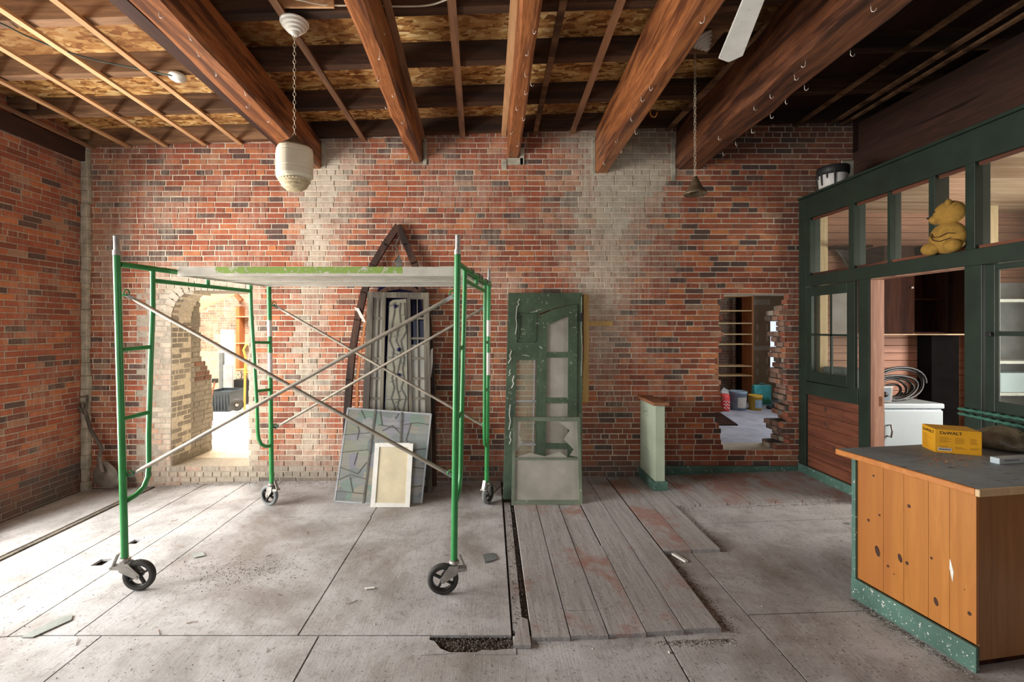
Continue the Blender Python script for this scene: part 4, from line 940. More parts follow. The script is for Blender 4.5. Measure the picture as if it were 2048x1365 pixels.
# gothic frame
f = LPf(4.98, 5.17, 2.9); GL = [(795, 452), (770, 488), (745, 530), (727, 585), (714, 640), (704, 700), (698, 760), (693, 830), (690, 972)]; GR = [(795, 452), (812, 488), (828, 526), (845, 585), (855, 640), (860, 700), (863, 780), (866, 972)]
t = thing('gothic_window_frame', 'tall dark pointed-arch window frame leaning behind the other windows', 'window frame', f(780, 972), world=True)
rail(MB(), f, GL, 13, .05).build('arched_stile', M['gothic'], t); rail(MB(), f, GR, 13, .05, .001).build('arched_stile', M['gothic'], t)
rail(MB(), f, [(690, 966), (866, 966)], 12, .04, .003).build('bottom_rail', M['gothic'], t)
mb = MB(); rail(mb, f, [(742, 585), (730, 640), (720, 700), (713, 760), (709, 960)], 5, .02, .02)
for y, a, b in ((610, 722, 738), (645, 715, 731), (682, 709, 725), (718, 705, 718), (757, 701, 714), (797, 698, 711)): rail(mb, f, [(a, y), (b, y)], 3, .015, .022)
mb.build('muntins', M['shelfwood'], t)
mb = MB(); poly(mb, f, [(757, 572), (842, 572), (848, 600), (856, 680), (858, 830), (748, 830), (748, 600)], .01, .035); mb.build('stained_pane', M['glass_b'], t)
mb = MB(); rail(mb, f, [(750, 592), (775, 578), (800, 574), (825, 578), (845, 592)], 9, .03, .0); mb.build('inner_arch', M['gothic'], t)
mb = MB(); rail(mb, f, [(799, 470), (790, 490), (797, 510), (784, 530), (797, 540)], 2, .006, .02); poly(mb, f, [(789, 520), (797, 510), (804, 520), (803, 535), (790, 535)], .008, .02); mb.build('lead_scraps', M['lead'], t)
for pts, nm in ((((716, 625), (708, 615), (718, 617), (726, 632), (732, 644), (729, 646), (720, 634)), 'torn cloth strip hanging from the left side of the pointed frame'), (((862, 700), (866, 696), (866, 725), (862, 755), (858, 757), (860, 730)), 'torn cloth strip hanging from the right side of the pointed frame')):
    mb = MB(); poly(mb, f, pts, .006, -.012); o = mb.build('cloth_strip', M['label']); tag(o, nm, 'cloth', 'torn cloth strips')
# ladder-muntin window with leaded centre
f = LPf(4.86, 5.09, 2.15)
t = thing('leaded_window', 'weathered window frame with a leaded glass centre and ladder-like side lights', 'window', f(790, 985), world=True)
for a, b, w, nm in (((741, 585), (724, 985), 12, 'stile'), ((852, 587), (858, 985), 11, 'stile')): rail(MB(), f, [a, b], w, .045).build(nm, M['greywood'], t)
rail(MB(), f, [(746, 590), (848, 591)], 11, .043, .001).build('top_rail', M['greywood'], t)
rail(MB(), f, [(729, 980), (853, 980)], 11, .043, .001).build('bottom_rail', M['greywood'], t)
for a, b in (((768, 596), (758, 975)), ((817, 596), (823, 975))): rail(MB(), f, [a, b], 6.5, .035, .004).build('inner_stile', M['greywood'], t)
for side in (0, 1):
    mb = MB()
    for i in range(10):
        y = 597+i*40.2; k = (y-585)/400
        a, b = ((746-17*k, 766-10*k) if side == 0 else (820+5*k, 847+6*k)); rail(mb, f, [(a, y), (b, y)], 4, .02, .01)
    rail(mb, f, [(757, 597), (744, 970)] if side == 0 else [(834, 597), (838, 970)], 2, .01, .014)
    mb.build('ladder_muntins', M['greywood'], t)
mb = MB(); poly(mb, f, [(747, 597), (766, 597), (756, 975), (730, 975)], .004, .025); mb.build('side_pane', M['glass_d'], t)
mb = MB(); poly(mb, f, [(820, 690), (847, 690), (852, 975), (825, 975)], .004, .025); mb.build('side_pane', M['glass_d'], t)
mb = MB(); poly(mb, f, [(778, 605), (785, 600), (812, 598), (817, 972), (762, 972)], .005, .02); gp = mb.build('leaded_pane', M['glass_t'], t)
mb = MB(); rg = random.Random(6)
for x in (784, 796, 806):
    pts = [(x+rg.uniform(-6, 6), 606+i*19) for i in range(20)]; rail(mb, f, pts, 2.0, .006, .014)
for i in range(16): y = 612+i*22+rg.uniform(-5, 5); x = rg.uniform(776, 800); rail(mb, f, [(x, y), (x+rg.uniform(7, 16), y+rg.uniform(-9, 9))], 1.3, .006, .016)
for y in (716, 800, 880): rail(mb, f, [(772, y), (815, y)], 1.8, .006, .016)
mb.build('lead_lines', M['lead'], gp)
mb = MB()
for x, y in ((790, 613), (797, 700), (797, 751)): c = f(x, y, .008); mb.lathe([(.0, -.012), (.012, -.008), (.018, 0), (.021, .004)], c, 14, M=Euler((-pi/2, 0, 0)).to_matrix())
mb.build('glass_jewels', M['glass_b'], gp)
# stained panel with flowing patches
def quilt():
    t = NT('stained_leaded_panel'); v = t.obj((6, 1, 7)); vo = t.n('ShaderNodeTexVoronoi', Scale=1.3); t.l(v, vo.inputs['Vector']); sp = t.n('ShaderNodeSeparateColor'); t.l(vo.outputs['Color'], sp.inputs[0])
    c = t.ramp(sp.outputs[0], [(0, (.13, .15, .15)), (.3, (.21, .22, .20)), (.5, (.28, .24, .17)), (.65, (.15, .22, .17)), (.8, (.20, .19, .23)), (1, (.26, .26, .25))])
    c = t.mix(t.ramp(t.noise(t.obj((1, 1, 14)), 3, 6, .7, .6), [(.4, 0), (.7, .5)]), c, (.12, .12, .11)); return t.out(c, .25, 0, .5)
M['quilt'] = quilt()
f = LPf(4.575, 4.80, .92); Q = [(696, 817), (862, 829), (842, 1014), (669, 1003)]
t = thing('stained_glass_panel', 'large unframed leaded glass panel leaning in front of the window frames', 'stained glass', f(756, 1008), world=True)
poly(MB(), f, Q, .006).build('glass_sheet', M['quilt'], t)
mb = MB()
for a, b in zip(Q, Q[1:]+Q[:1]): rail(mb, f, [a, b], 3.2, .012, -.003)
mb.build('border_lead', M['silver'], t)
mb = MB()
for (a, b) in (((751, 820), (726, 1012)), ((804, 825), (801, 890))): rail(mb, f, [a, b], 3.6, .010, -.008)
mb.build('support_bars', M['lead'], t)
mb = MB(); ql = [((688, 870), (740, 866)), ((684, 905), (735, 900)), ((680, 935), (715, 948), (733, 925)), ((712, 842), (718, 862), (714, 880)), ((676, 960), (700, 950), (730, 958)), ((700, 955), (705, 985)), ((672, 983), (728, 988)), ((715, 905), (708, 930)), ((758, 850), (800, 858)), ((765, 862), (785, 852), (803, 870)), ((806, 850), (835, 846), (858, 850)), ((822, 846), (812, 880), (830, 905)), ((828, 900), (852, 898)), ((826, 935), (848, 938)), ((822, 975), (844, 972)), ((760, 822), (764, 850)), ((790, 838), (797, 828)), ((730, 838), (722, 820))]
for l in ql: rail(mb, f, list(l), 1.6, .006, -.004)
mb.build('lead_lines', M['lead'], t)
# small white framed panel
f = LPf(4.472, 4.60, .66); t = thing('white_framed_panel', 'small white-painted frame with a cream panel leaning on the leaded glass', 'frame', f(780, 1015), world=True)
for nm, a, b, w in (('stile', (754.5, 888), (745, 1016), 9), ('stile', (821.5, 889), (814.5, 1017), 9), ('rail', (759, 890.5), (818, 891), 8), ('rail', (750, 1011), (811, 1012), 9)): rail(MB(), f, [a, b], w, .022, 0 if nm == 'stile' else .001).build(nm, M['white'], t)
M['cream'] = painted('cream_panel', (.60, .52, .36), rough=.6, dirt=.2)
poly(MB(), f, [(759, 893), (817, 894), (810, 1008), (750, 1007)], .006, .008).build('panel', M['cream'], t)
# big green door
f = LPf(4.70, 5.12, 2.13)
def du(u, v): # u 0..1 across, v 0..1 up
    y = 1000-(1000-586)*v; xl = 1006+(1017-1006)*v; xr = 1164+(1165-1164)*v; return (xl+(xr-xl)*u, y)
t = thing('green_panel_door', 'tall chipped green door with glass lights leaning on the brick wall', 'door', f(1085, 995), world=True)
def dq(mb, u0, u1, v0, v1, th, off=0): return poly(mb, f, [du(u0, v0), du(u1, v0), du(u1, v1), du(u0, v1)], th, off)
dq(MB(), 0, .13, 0, 1, .045).build('stile', M['green_door'], t, bevel=.002); dq(MB(), .93, 1, 0, 1, .045).build('stile', M['green_door'], t, bevel=.002)
mb = MB(); n = 12; top = [(.13+.8*i/n, 1) for i in range(n+1)]; arc = [(.93-.53*i/n, .945-.05*(i/n)**1.6) for i in range(n+1)]
poly(mb, f, [du(*q) for q in [(.13, 1), (.93, 1)]+arc+[(.40, .905), (.13, .905)]], .043, .001); mb.build('top_rail', M['green_door'], t)
dq(MB(), .40, .425, .02, .905, .043, .001).build('mullion', M['green_door'], t)
dq(MB(), .13, .40, .76, .905, .015, .018).build('upper_panel', M['green_door'], t); dq(MB(), .13, .40, .675, .76, .035, .002).build('lock_rail', M['green_door'], t)
mb = MB(); rail(mb, f, [du(.145, .77), du(.385, .77), du(.385, .895), du(.145, .895), du(.145, .77)], 2.5, .02, .006); mb.build('panel_moulding', M['green_door'], t)
dq(MB(), .13, .93, 0, .03, .043, .002).build('bottom_rail', M['green_door'], t)
dq(MB(), .13, .40, .03, .675, .004, .02).build('pane', M['glass_g'], t)
mb = MB(); [dq(mb, .13, .40, v-.004, v+.004, .02, .012) for v in (.475, .265)]; dq(mb, .365, .38, .03, .675, .02, .012); mb.build('muntins', M['silver'], t)
# arched sash inside
dq(MB(), .426, .53, .03, .88, .03, -.012).build('sash_stile', M['green_door'], t); dq(MB(), .81, .928, .03, .93, .03, -.012).build('sash_stile', M['green_door'], t)
mb = MB(); o_ = [(.928-.502*i/n, .943-.052*(i/n)**1.6) for i in range(n+1)]; i_ = [(.53+.28*i/n, .845+.045*(i/n)) for i in range(n+1)]
poly(mb, f, [du(*q) for q in o_+i_+[(.81, .89), (.928, .89)]], .03, -.013); mb.build('sash_arch', M['green_door'], t)
for v in (.70, .48, .26): dq(MB(), .53, .81, v-.013, v+.013, .025, -.009).build('sash_muntin', M['green_door'], t)
poly(MB(), f, [du(.53, .03), du(.81, .03), du(.81, .89), du(.53, .85)], .004, .006).build('pane', M['glass_d'], t)
mb = MB()
for (u, v, u2, v2, w) in ((.11, .93, .15, .97, 2), (.105, .80, .115, .93, 2), (.02, .66, .06, .72, 3), (.03, .60, .05, .63, 2), (.07, .54, .10, .60, 3), (.05, .34, .06, .46, 3), (.06, .27, .075, .33, 3), (.30, .905, .45, .92, 1), (.98, .6, .985, .98, 1.2), (.42, .74, .47, .73, 1.5), (.20, .70, .30, .695, 1)): rail(mb, f, [du(u, v), du((u+u2)/2+.012, v+(v2-v)*.35), du((u+u2)/2-.004, v+(v2-v)*.6), du(u2, v2)], w*.55, .0012, -.0135 if u < .12 else -.0145)
mb.build('paint_chips', M['white'], t)
mb = MB(); c = f(1162, 635, -.03); mb.box(c, (.02, .05, .09)); mb.build('hinge', M['black'], t)
# low storm sash leaning on the door
f = LPf(4.455, 4.60, .80)
t = thing('storm_sash', 'low grey-green two-light sash with broken upper glass leaning on the green door', 'window', f(1094, 1010), world=True)
for nm, a, b, w, o in (('stile', (1029, 836), (1026, 1011), 6, 0), ('stile', (1157, 836), (1162, 1011), 6, 0), ('rail', (1028, 839), (1158, 839), 8, .001), ('rail', (1027, 918), (1160, 918), 4, .001), ('rail', (1028, 1006), (1160, 1006), 9, .001)): rail(MB(), f, [a, b], w, .03, o).build(nm, M['green_sash'], t)
poly(MB(), f, [(1029, 920), (1157, 920), (1159, 1002), (1029, 1002)], .004, .012).build('lower_pane', M['glass_d'], t)
mb = MB()
for pts in ([(1030, 842), (1042, 846), (1038, 870), (1046, 885), (1031, 905)], [(1115, 843), (1156, 843), (1158, 916), (1140, 912), (1148, 900), (1128, 880), (1140, 862)], [(1032, 916), (1060, 907), (1090, 914), (1120, 905), (1135, 916)]): poly(mb, f, pts, .003, .012)
mb.build('broken_upper_pane', M['glass_d'], t)
mb = MB(); mb.tube([f(1041, 881, .0), f(1050, 883, -.012), f(1066, 884, 0)], .006, 8); mb.build('sash_bolt', M['steel'], t)
# yellow wood strips beside the door
p = at(1172, 589, 5.2); q = at(1172, 806, 5.2)
mb = MB(); mb.bx(1.055, 1.115, 5.19, 5.238, .90, 2.12); o = mb.build('wooden_batten', M['pine_edge'], bevel=.004); o.data.materials[0] = M['palewood']; M['ochre'] = wood('ochre_batten', (.40, .23, .07), (.58, .38, .14), 'z', 1, .6); o.data.materials[0] = M['ochre']; tag(o, 'ochre upright batten fixed to the bricks beside the green door', 'batten')
mb = MB(); mb.bx(1.117, 1.39, 5.205, 5.238, 1.765, 1.82); o = mb.build('wooden_batten', M['ochre'], bevel=.004); tag(o, 'short ochre horizontal batten on the bricks right of the green door', 'batten')
# half-height wall stub
t = thing('half_wall', 'pale green half-height wall stub with a worn wooden cap', 'half wall', (1.76, 5.0, hz(1.76)+.026), world=True)
mb = MB(); mb.bx(1.71, 1.81, 4.76, BW-.006, .08, .94); mb.build('body', M['sage'], t, bevel=.004)
mb = MB(); mb.bx(1.675, 1.845, 4.725, BW-.006, .941, .975); mb.build('cap', wood('worn_cap_wood', (.16, .07, .035), (.36, .16, .08), 'y', 1, .6, wear=(.10, .09, .08)), t, bevel=.008)
mb = MB(); mb.bx(1.685, 1.83, 4.735, BW-.006, .06, .155); mb.build('base', M['green_base'], t, bevel=.004)
mb = MB(); p = [(1.7095, 5.12, .87), (1.7095, 4.98, .865), (1.7095, 4.98, .79), (1.7095, 5.12, .795)]
for a, b in zip(p, p[1:]+p[:1]): mb.bar(a, b, .002, .002)
mb.tube([(1.709, 5.09+(-.012*i), .83+.008*(-1)**i) for i in range(8)], .0015, 5); mb.tube([(1.709, 5.08-.02*i, .44-.004*i+.004*(-1)**i) for i in range(9)], .0012, 5)
mb.build('pencil_marks', M['slate'], t)
# shovel in the left corner
t = thing('shovel', 'dusty long-handled shovel leaning in the left corner', 'shovel', (-4.1, 5.0, 0), world=True)
f = LPf(5.07, 5.19, 1.0); a = f(165, 806); b = f(198, 915); c = f(206, 945)
mb = MB(); mb.tube([a, a.lerp(b, .5), f(204, 898), f(197, 918), c], [.019, .018, .019, .020, .017], 12); mb.build('shaft', M['greywood'], t)
mb = MB(); mb.tube([f(150, 796), f(176, 793)], .013, 10); mb.tube([f(152, 797), f(158, 815), f(168, 828)], .012, 8); mb.tube([f(175, 794), f(174, 812), f(169, 828)], .012, 8); mb.build('d_grip', M['greywood'], t)
mb = MB(); n = 9; vs = []
out = [(196, 926), (216, 924), (232, 940), (238, 958), (236, 973), (226, 978), (206, 975), (188, 966), (184, 945)]
cc = f(209, 950, .035); rim = [f(x, y) for x, y in out]; mb.add(rim+[cc]+[v+Vector((0, .004, 0)) for v in rim]+[cc+Vector((0, .004, 0))], [(i, (i+1) % 9, 9) for i in range(9)]+[(10+i, 19, 10+(i+1) % 9) for i in range(9)]+[(i, 10+i, 10+(i+1) % 9, (i+1) % 9) for i in range(9)], 0, True)
mb.build('blade', M['shovel'], t); mb = MB(); mb.tube([c, f(202, 930), f(199, 916)], [.022, .021, .019], 10); mb.build('socket', M['shovel'], t)
# ------------------------------------------------------------------ hanging lamps
def chain(mb, x, y, z0, z1, L=.034, w=.009, r=.0022):
    n = max(1, int((z0-z1)/(L-2*r-.002))); st = (z0-z1)/n
    for i in range(n):
        zc = z0-st*(i+.5); A_ = i % 2*pi/2+.5; pts = []
        for k in range(12):
            a = 2*pi*k/12; u = w*cos(a); v = (L/2-r)*sin(a); pts.append((x+u*cos(A_), y+u*sin(A_), zc+v))
        mb.tube(pts, r, 6, closed=True)
    return mb
lx, ly = -1.36, 3.2; zc_ = zj(lx)-.024
t = thing('pendant_lamp', 'white glass pendant lamp hanging on a chain at the left', 'lamp', (lx, ly, zc_), world=True)
Mc = Matrix.Rotation(.22, 3, 'Y')
canopy = [(0, -.095), (.018, -.093), (.030, -.078), (.030, -.072), (.049, -.066), (.051, -.052), (.067, -.047), (.069, -.034), (.084, -.029), (.087, -.014), (.096, -.008), (.096, 0), (0, 0)]
mb = MB(); mb.lathe(canopy, (lx, ly, zc_), 36, crease=True); mb.build('canopy', M['porcelain'], t)
mb = MB(); chain(mb, lx, ly, zc_-.09, 3.075); mb.build('chain', M['chain'], t)
mb = MB(); mb.lathe([(0, .085), (.018, .085), (.022, .075), (.04, .055), (.105, .008), (.11, 0), (.09, -.004)], (lx, ly, 2.995), 32); mb.build('fitter', M['brass'], t)
lob = lambda a, z: 1+.05*cos(4*a+.6)+(.02 if abs(((a*4/pi) % 1)-.5) > .38 else 0)
mb = MB(); mb.lathe([(.09, .30), (.105, .298), (.118, .285), (.122, .265), (.121, .255), (.124, .25), (.124, .15), (.121, .145), (.123, .14), (.122, .10), (.112, .085), (.095, .075), (0, .075)], (lx, ly, 2.70), 64, mod=lob, crease=True); sh = mb.build('glass_shade', M['opal'], t)
mb = MB(); mb.lathe([(.102, .078), (.102, .066), (.096, .062), (.096, .05), (.086, .042), (.085, .03), (.065, .012), (.04, 0), (0, -.004)], (lx, ly, 2.70), 48, crease=True); mb.build('bottom_tier', M['opal_d'], sh)
mb = MB()
for i in range(30): a = 2*pi*i/30; mb.lathe([(.001, -.0055), (.0055, 0), (.001, .0055)], (lx+.102*cos(a), ly+.102*sin(a), 2.768), 8)
mb.build('beaded_rim', M['opal'], sh)
mb = MB(); mb.bx(1.50, 1.78, 3.21, 3.78, zj(1.6)+.004, zj(1.6)+.03); mb.build('mounting_board', M['joist_l'], ceiling)
lx2, ly2 = 1.577, 3.53; z2 = zj(lx2)-.02
t = thing('pendant_fixture', 'shadeless pendant fixture with rusty bell holder hanging on a chain at the right', 'lamp', (lx2, ly2, z2), world=True)
Mc = Matrix.Rotation(-.5, 3, 'Y')
mb = MB(); mb.lathe([(r_*.85, z_*1.15) for r_, z_ in canopy], (lx2+.045, ly2, z2-.0), 36, M=Mc, crease=True); mb.lathe([(.0, 0), (.05, 0), (.05, .05), (0, .05)], (lx2+.05, ly2, z2-.025), 16); mb.build('canopy', M['porcelain'], t)
mb = MB(); chain(mb, lx2-.004, ly2, z2-.12, 2.90, .036, .0085, .0018); mb.build('chain', M['chain'], t)
mb = MB(); mb.lathe([(.008, .145), (.014, .14), (.02, .12), (.034, .10), (.042, .075), (.058, .05), (.078, .028), (.084, .012), (.084, .004), (.078, .008), (.052, .044), (.03, .085)], (lx2, ly2, 2.765), 32); mb.build('bell_holder', M['brass'], t)
mb = MB(); mb.lathe([(0, 0), (.02, 0), (.022, .05), (0, .06)], (lx2, ly2, 2.79), 16); mb.build('socket', M['black'], t)
# bare porcelain lampholder and ceiling cables
c = at(360, 163, 3.86); t = thing('lampholder', 'white porcelain lampholder fixed to a joist above the scaffold', 'lampholder', (c.x, 3.80, zj(c.x)), world=True)
mb = MB(); mb.lathe([(0, -.055), (.03, -.055), (.034, -.045), (.055, -.04), (.058, -.030), (.066, -.028), (.068, -.012), (.06, 0), (0, 0)], (c.x, 3.83, zj(c.x)-.002), 28); mb.build('body', M['porcelain'], t)
def cable(name, lab, pts, r, m):
    P_ = [at(a, b, y) for a, b, y in pts]; out_ = []
    for i in range(len(P_)-1):
        p0, p1, p2, p3 = P_[max(i-1, 0)], P_[i], P_[i+1], P_[min(i+2, len(P_)-1)]
        for k in range(8):
            u = k/8; out_.append(.5*((2*p1)+(p2-p0)*u+(2*p0-5*p1+4*p2-p3)*u*u+(3*p1-p0-3*p2+p3)*u**3))
    out_.append(P_[-1]); mb = MB(); mb.tube(out_, r, 6); o = mb.build(name, M[m]); tag(o, lab, 'cable')
cable('cable', 'dark cable running across the joists to the porcelain lampholder', [(-60, 28, 2.9), (0, 46, 3.1), (60, 75, 3.3), (130, 102, 3.45), (200, 122, 3.6), (280, 138, 3.72), (345, 152, 3.78)], .006, 'cabg')
cable('cable', 'off-white cable sagging between joists at the top centre', [(560, -8, 2.95), (600, 0, 3.0), (650, 10, 3.08), (720, 11, 3.1), (800, 13, 3.1), (860, 10, 3.05), (905, -6, 2.95)], .006, 'cable')
cable('cable', 'coiled brown cable lying behind the right rear caster', [(985, 990, 4.75), (1000, 975, 4.95), (1012, 985, 4.9), (1004, 995, 4.75)], .006, 'brass')
cable('cable', 'loose grey wire curling on the floor right of the storm sash', [(1168, 1004, 4.62), (1178, 992, 4.75), (1190, 978, 4.9), (1186, 970, 5.0)], .004, 'slate')
# ceiling fan whose white blade reaches into view
t = thing('ceiling_fan', 'white ceiling fan with pointed picket-like blades at the top right', 'fan', (1.30, 2.15, 3.5), world=True)
mb = MB(); mb.lathe([(0, 0), (.10, 0), (.13, .03), (.13, .12), (.09, .16), (.03, .17), (.03, .18), (0, .18)], (1.30, 2.15, 3.44), 28); mb.build('motor', M['white'], t)
mb = MB(); mb.tube([(1.3, 2.15, 3.61), (1.3, 2.15, zj(1.3)+.16)], .014, 10); mb.build('downrod', M['steel'], t)
for k in range(4):
    a = math.atan2(.66, .19)+k*pi/2; d = Vector((cos(a), sin(a), 0)); n = Vector((-d.y, d.x, 0)); o = Vector((1.32, 2.15, 3.5))+d*.18
    w0, w1, L, Ls = .052, .072, .74, .68
    mb = MB(); mb.prism([o+n*w0, o-n*w0, o+d*Ls-n*w1, o+d*Ls-n*w1*.99+d*.01, o+d*L-n*.005, o+d*L+n*.005, o+d*Ls+n*w1], (0, 0, .012)); bl_ = mb.build('blade', M['white'], t, bevel=.002)
    mb = MB(); mb.bar(Vector((1.3, 2.15, 3.515))+d*.1, o+d*.08+Vector((0, 0, .018)), .03, .006); mb.build('blade_arm', M['steel'], bl_)
# hooks screwed into the beams
def edge(xw, xn, Yn, y): s = (xn-xw)/(Yn-BW); return xw+s*(y-BW)
BE = {'A': ((-2.15, -1.925), (-2.02, -1.80), 2.51, 3.557), 'B': ((-.91, -.764), (-.85, -.71), 2.635, 3.626), 'C': ((.194, .331), (.177, .313), 2.715, 3.683), 'D': ((1.203, 1.345), (1.12, 1.278), 2.475, 3.512), 'E': ((2.12, 2.40), (2.02, 2.334), 2.523, 3.546)}
mb = MB(); mb.tube([(0, 0, .006), (0, 0, -.014), (0, .002, -.022), (.004, 0, -.034), (.013, 0, -.040), (.022, 0, -.034), (.025, 0, -.024)], .0024, 6)
hk0 = None
HK = {'A': ((318, 27), (379, 72), (395, 105), (431, 147), (490, 186), (499, 212), (540, 240)), 'B': ((763, 63), (760, 111), (755, 157), (790, 190), (776, 214), (808, 244)),
      'C': ((1066, 62), (1057, 104), (1050, 148), (1049, 185), (1032, 217), (1045, 238), (1063, 167), (1025, 267), (1038, 290)), 'D': ((1409, 36), (1327, 100), (1299, 176), (1282, 198), (1262, 238), (1270, 265), (1235, 282), (1244, 304), (1207, 327)),
      'E': ((1742, 16), (1714, 106), (1611, 126), (1589, 155), (1573, 35), (1570, 86), (1540, 192), (1508, 216), (1609, 176), (1571, 203), (1553, 233), (1509, 263), (1486, 288), (1437, 277), (1453, 308), (1418, 338))}
LB = {'A': 'small wire hook in the leftmost heavy beam', 'B': 'small wire hook in the second heavy beam from the left', 'C': 'small wire hook in the middle heavy beam', 'D': 'small wire hook in the second heavy beam from the right', 'E': 'small wire hook in the rightmost heavy beam'}
rh = random.Random(5)
ORD = ['nearest the brick wall']+[w+' from the brick wall' for w in 'second third fourth fifth sixth seventh eighth ninth tenth eleventh twelfth thirteenth fourteenth fifteenth sixteenth'.split()]
for k, pts in HK.items():
    (a, b), (c, d), Yn, zb9 = BE[k]; made = []
    for (px, py) in pts:
        p = onz(px, py-4, zb9+.004); y = min(p.y, BW-.06)
        xl, xr = edge(a, c, Yn, y), edge(b, d, Yn, y)
        if k in 'AB' and p.x > xr or k == 'C' and p.x > xr+.05:
            q = onx(px, py-4, edge(b, d, Yn, 4)); p = q if q.y < BW-.03 else p
        elif k in 'DE' and p.x < xl:
            q = onx(px, py-4, edge(a, c, Yn, 3.8)); p = q if 1.5 < q.y < BW-.03 else p
        p.x = min(max(p.x, xl-.002), xr+.002); p.y = min(p.y, BW-.05)
        if hk0 is None: o = hk0 = mb.build('wire_hook', M['wire'])
        else: o = hk0.copy(); COL.objects.link(o)
        o.location = p; o.rotation_euler = (0, 0, rh.uniform(-.8, .8)+(pi if rh.random() < .3 else 0)); o.scale = (.95,)*3
        made.append(o)
        tag(o, LB[k], 'hook', 'hooks in beam '+{'A': 'at the left', 'B': 'left of centre', 'C': 'in the middle', 'D': 'right of centre', 'E': 'at the right'}[k])
    made.sort(key=lambda q: -q.location.y)
    for i, q in enumerate(made): q['label'] = LB[k]+', '+ORD[i]
c = at(1303, 222, 4.25); mb = MB(); mb.tube([c+Vector(q) for q in ((.04, 0, .075), (.01, 0, .05), (-.012, 0, .01), (-.012, 0, -.03), (.008, 0, -.055), (.035, 0, -.055), (.05, 0, -.025), (.05, 0, -.01))], .006, 8); mb.tube([c+Vector((.04, 0, .075)), c+Vector((.02, 0, .12)), c+Vector((-.02, .0, .17))], .005, 6); o = mb.build('large_hook', M['orange']); tag(o, 'large orange hook on the heavy beam second from the right', 'hook')
# ------------------------------------------------------------------ debris on the floor
def scrap(name, lab, pts, m, z=.004, th=.004, cat='scrap'):
    P_ = [onz(x, y, z) for x, y in pts]; mb = MB(); mb.prism([Vector((q.x, q.y, hz(q.x)*1+z)) for q in P_], (0, 0, th)); o = mb.build(name, M[m]); tag(o, lab, cat)
scrap('metal_offcut', 'long grey-green sheet offcut lying on the floor at lower left', [(42, 1276), (66, 1262), (128, 1234), (146, 1231), (143, 1241), (66, 1276)], 'tin')
scrap('slate_shard', 'dark slate shard on the floor right of the front right caster', [(965, 1110), (988, 1107), (995, 1119), (970, 1127)], 'slate')
scrap('metal_shard', 'small blue-grey shard on the floor between the front casters', [(384, 1107), (405, 1105), (411, 1112), (388, 1117)], 'tin')
scrap('paper_scrap', 'small white paper scrap on the floor between the front casters, nearer the right one', [(729, 1177), (748, 1175), (750, 1178), (731, 1180)], 'label', cat='paper')
mb = MB(); rd = random.Random(21)
def stone(mb, c, r):
    c = Vector(c); vs = [c+Vector((r*rd.uniform(.6, 1.1)*dx_, r*rd.uniform(.6, 1.1)*dy_, r*rd.uniform(.4, .8)*dz_)) for dx_, dy_, dz_ in ((1, 0, 0), (-1, 0, 0), (0, 1, 0), (0, -1, 0), (0, 0, 1), (0, 0, -1))]
    mb.add(vs, [(0, 2, 4), (2, 1, 4), (1, 3, 4), (3, 0, 4), (2, 0, 5), (1, 2, 5), (3, 1, 5), (0, 3, 5)])
for i in range(900): stone(mb, (rd.uniform(-.34, .13), rd.uniform(2.47, 2.61), hz(0)-.028+rd.uniform(0, .022)), rd.uniform(.002, .009))
for i in range(900):
    x = rd.uniform(.24, 1.35); stone(mb, (x, 2.55-abs(rd.gauss(0, .022)), hz(x)+.001), rd.uniform(.001, .0055))
for i in range(500): stone(mb, (rd.uniform(.135, .225), rd.uniform(2.6, 5.1), -.002), rd.uniform(.001, .006))
for i in range(1300):
    w = rd.random()
    if w < .5: x, y = 1.335+abs(rd.gauss(0, .035)), rd.uniform(2.6, 3.5)
    elif w < .75: x, y = rd.uniform(1.4, 3.4), 4.355-abs(rd.gauss(0, .025))
    else: x, y = 1.765+abs(rd.gauss(0, .03)), rd.uniform(3.5, 4.35)
    stone(mb, (x, y, hz(x)+.001), rd.uniform(.0012, .006))
for i in range(700): v = rd.uniform(-.05, Lc); c = cp(-.03-abs(rd.gauss(0, .03)), v, hz(2.3)+.001); stone(mb, c, rd.uniform(.001, .005))
for i in range(1500): x = rd.uniform(-3.5, 2.3); y = rd.uniform(1.9, 4.4); stone(mb, (x, y, hz(x)+(PT if .235 < x < 1.3 and y > 2.6 else 0)+.001), rd.uniform(.001, .0045))
for i in range(700): x = rd.gauss(-1.75, .2); y = rd.gauss(3.3, .12); stone(mb, (x, y, .001), rd.uniform(.001, .005))
for i in range(900): x = rd.uniform(-4.5, 1.6); y = BW-.02-abs(rd.gauss(0, .07)); stone(mb, (x, y, hz(x)+(PT if x > .235 else 0)+.001), rd.uniform(.001, .007))
o = mb.build('floor_rubble', M['debris'], fix=False); tag(o, 'dark grit and crumbs scattered along the floor gaps and edges', 'rubble', kind='stuff')
mb = MB()
for i in range(260): x = rd.uniform(-3.2, 2.3); y = rd.uniform(1.9, 4.4); stone(mb, (x, y, hz(x)+(PT if .235 < x < 1.3 and y > 2.6 else 0)+.001), rd.uniform(.001, .0045))
for i in range(120): x = rd.uniform(.3, 1.35); y = 2.54-abs(rd.gauss(0, .03)); stone(mb, (x, y, hz(x)+.001), rd.uniform(.001, .005))
for i in range(120): v = rd.uniform(-.05, Lc); c = cp(-.03-abs(rd.gauss(0, .03)), v, hz(2.3)+.001); stone(mb, c, rd.uniform(.001, .004))
for px, py, r in ((1338, 1310, .011), (1185, 1300, .008), (800, 1229, .005), (797, 1155, .006), (750, 1250, .006), (440+620, 1180, .003), (1523, 1226, .006)): c = onz(px, py, .0); stone(mb, (c.x, c.y, hz(c.x)+r*.5), r)
o = mb.build('pale_crumbs', M['chip'], fix=False); tag(o, 'pale plaster crumbs scattered over the floor', 'crumbs', kind='stuff')
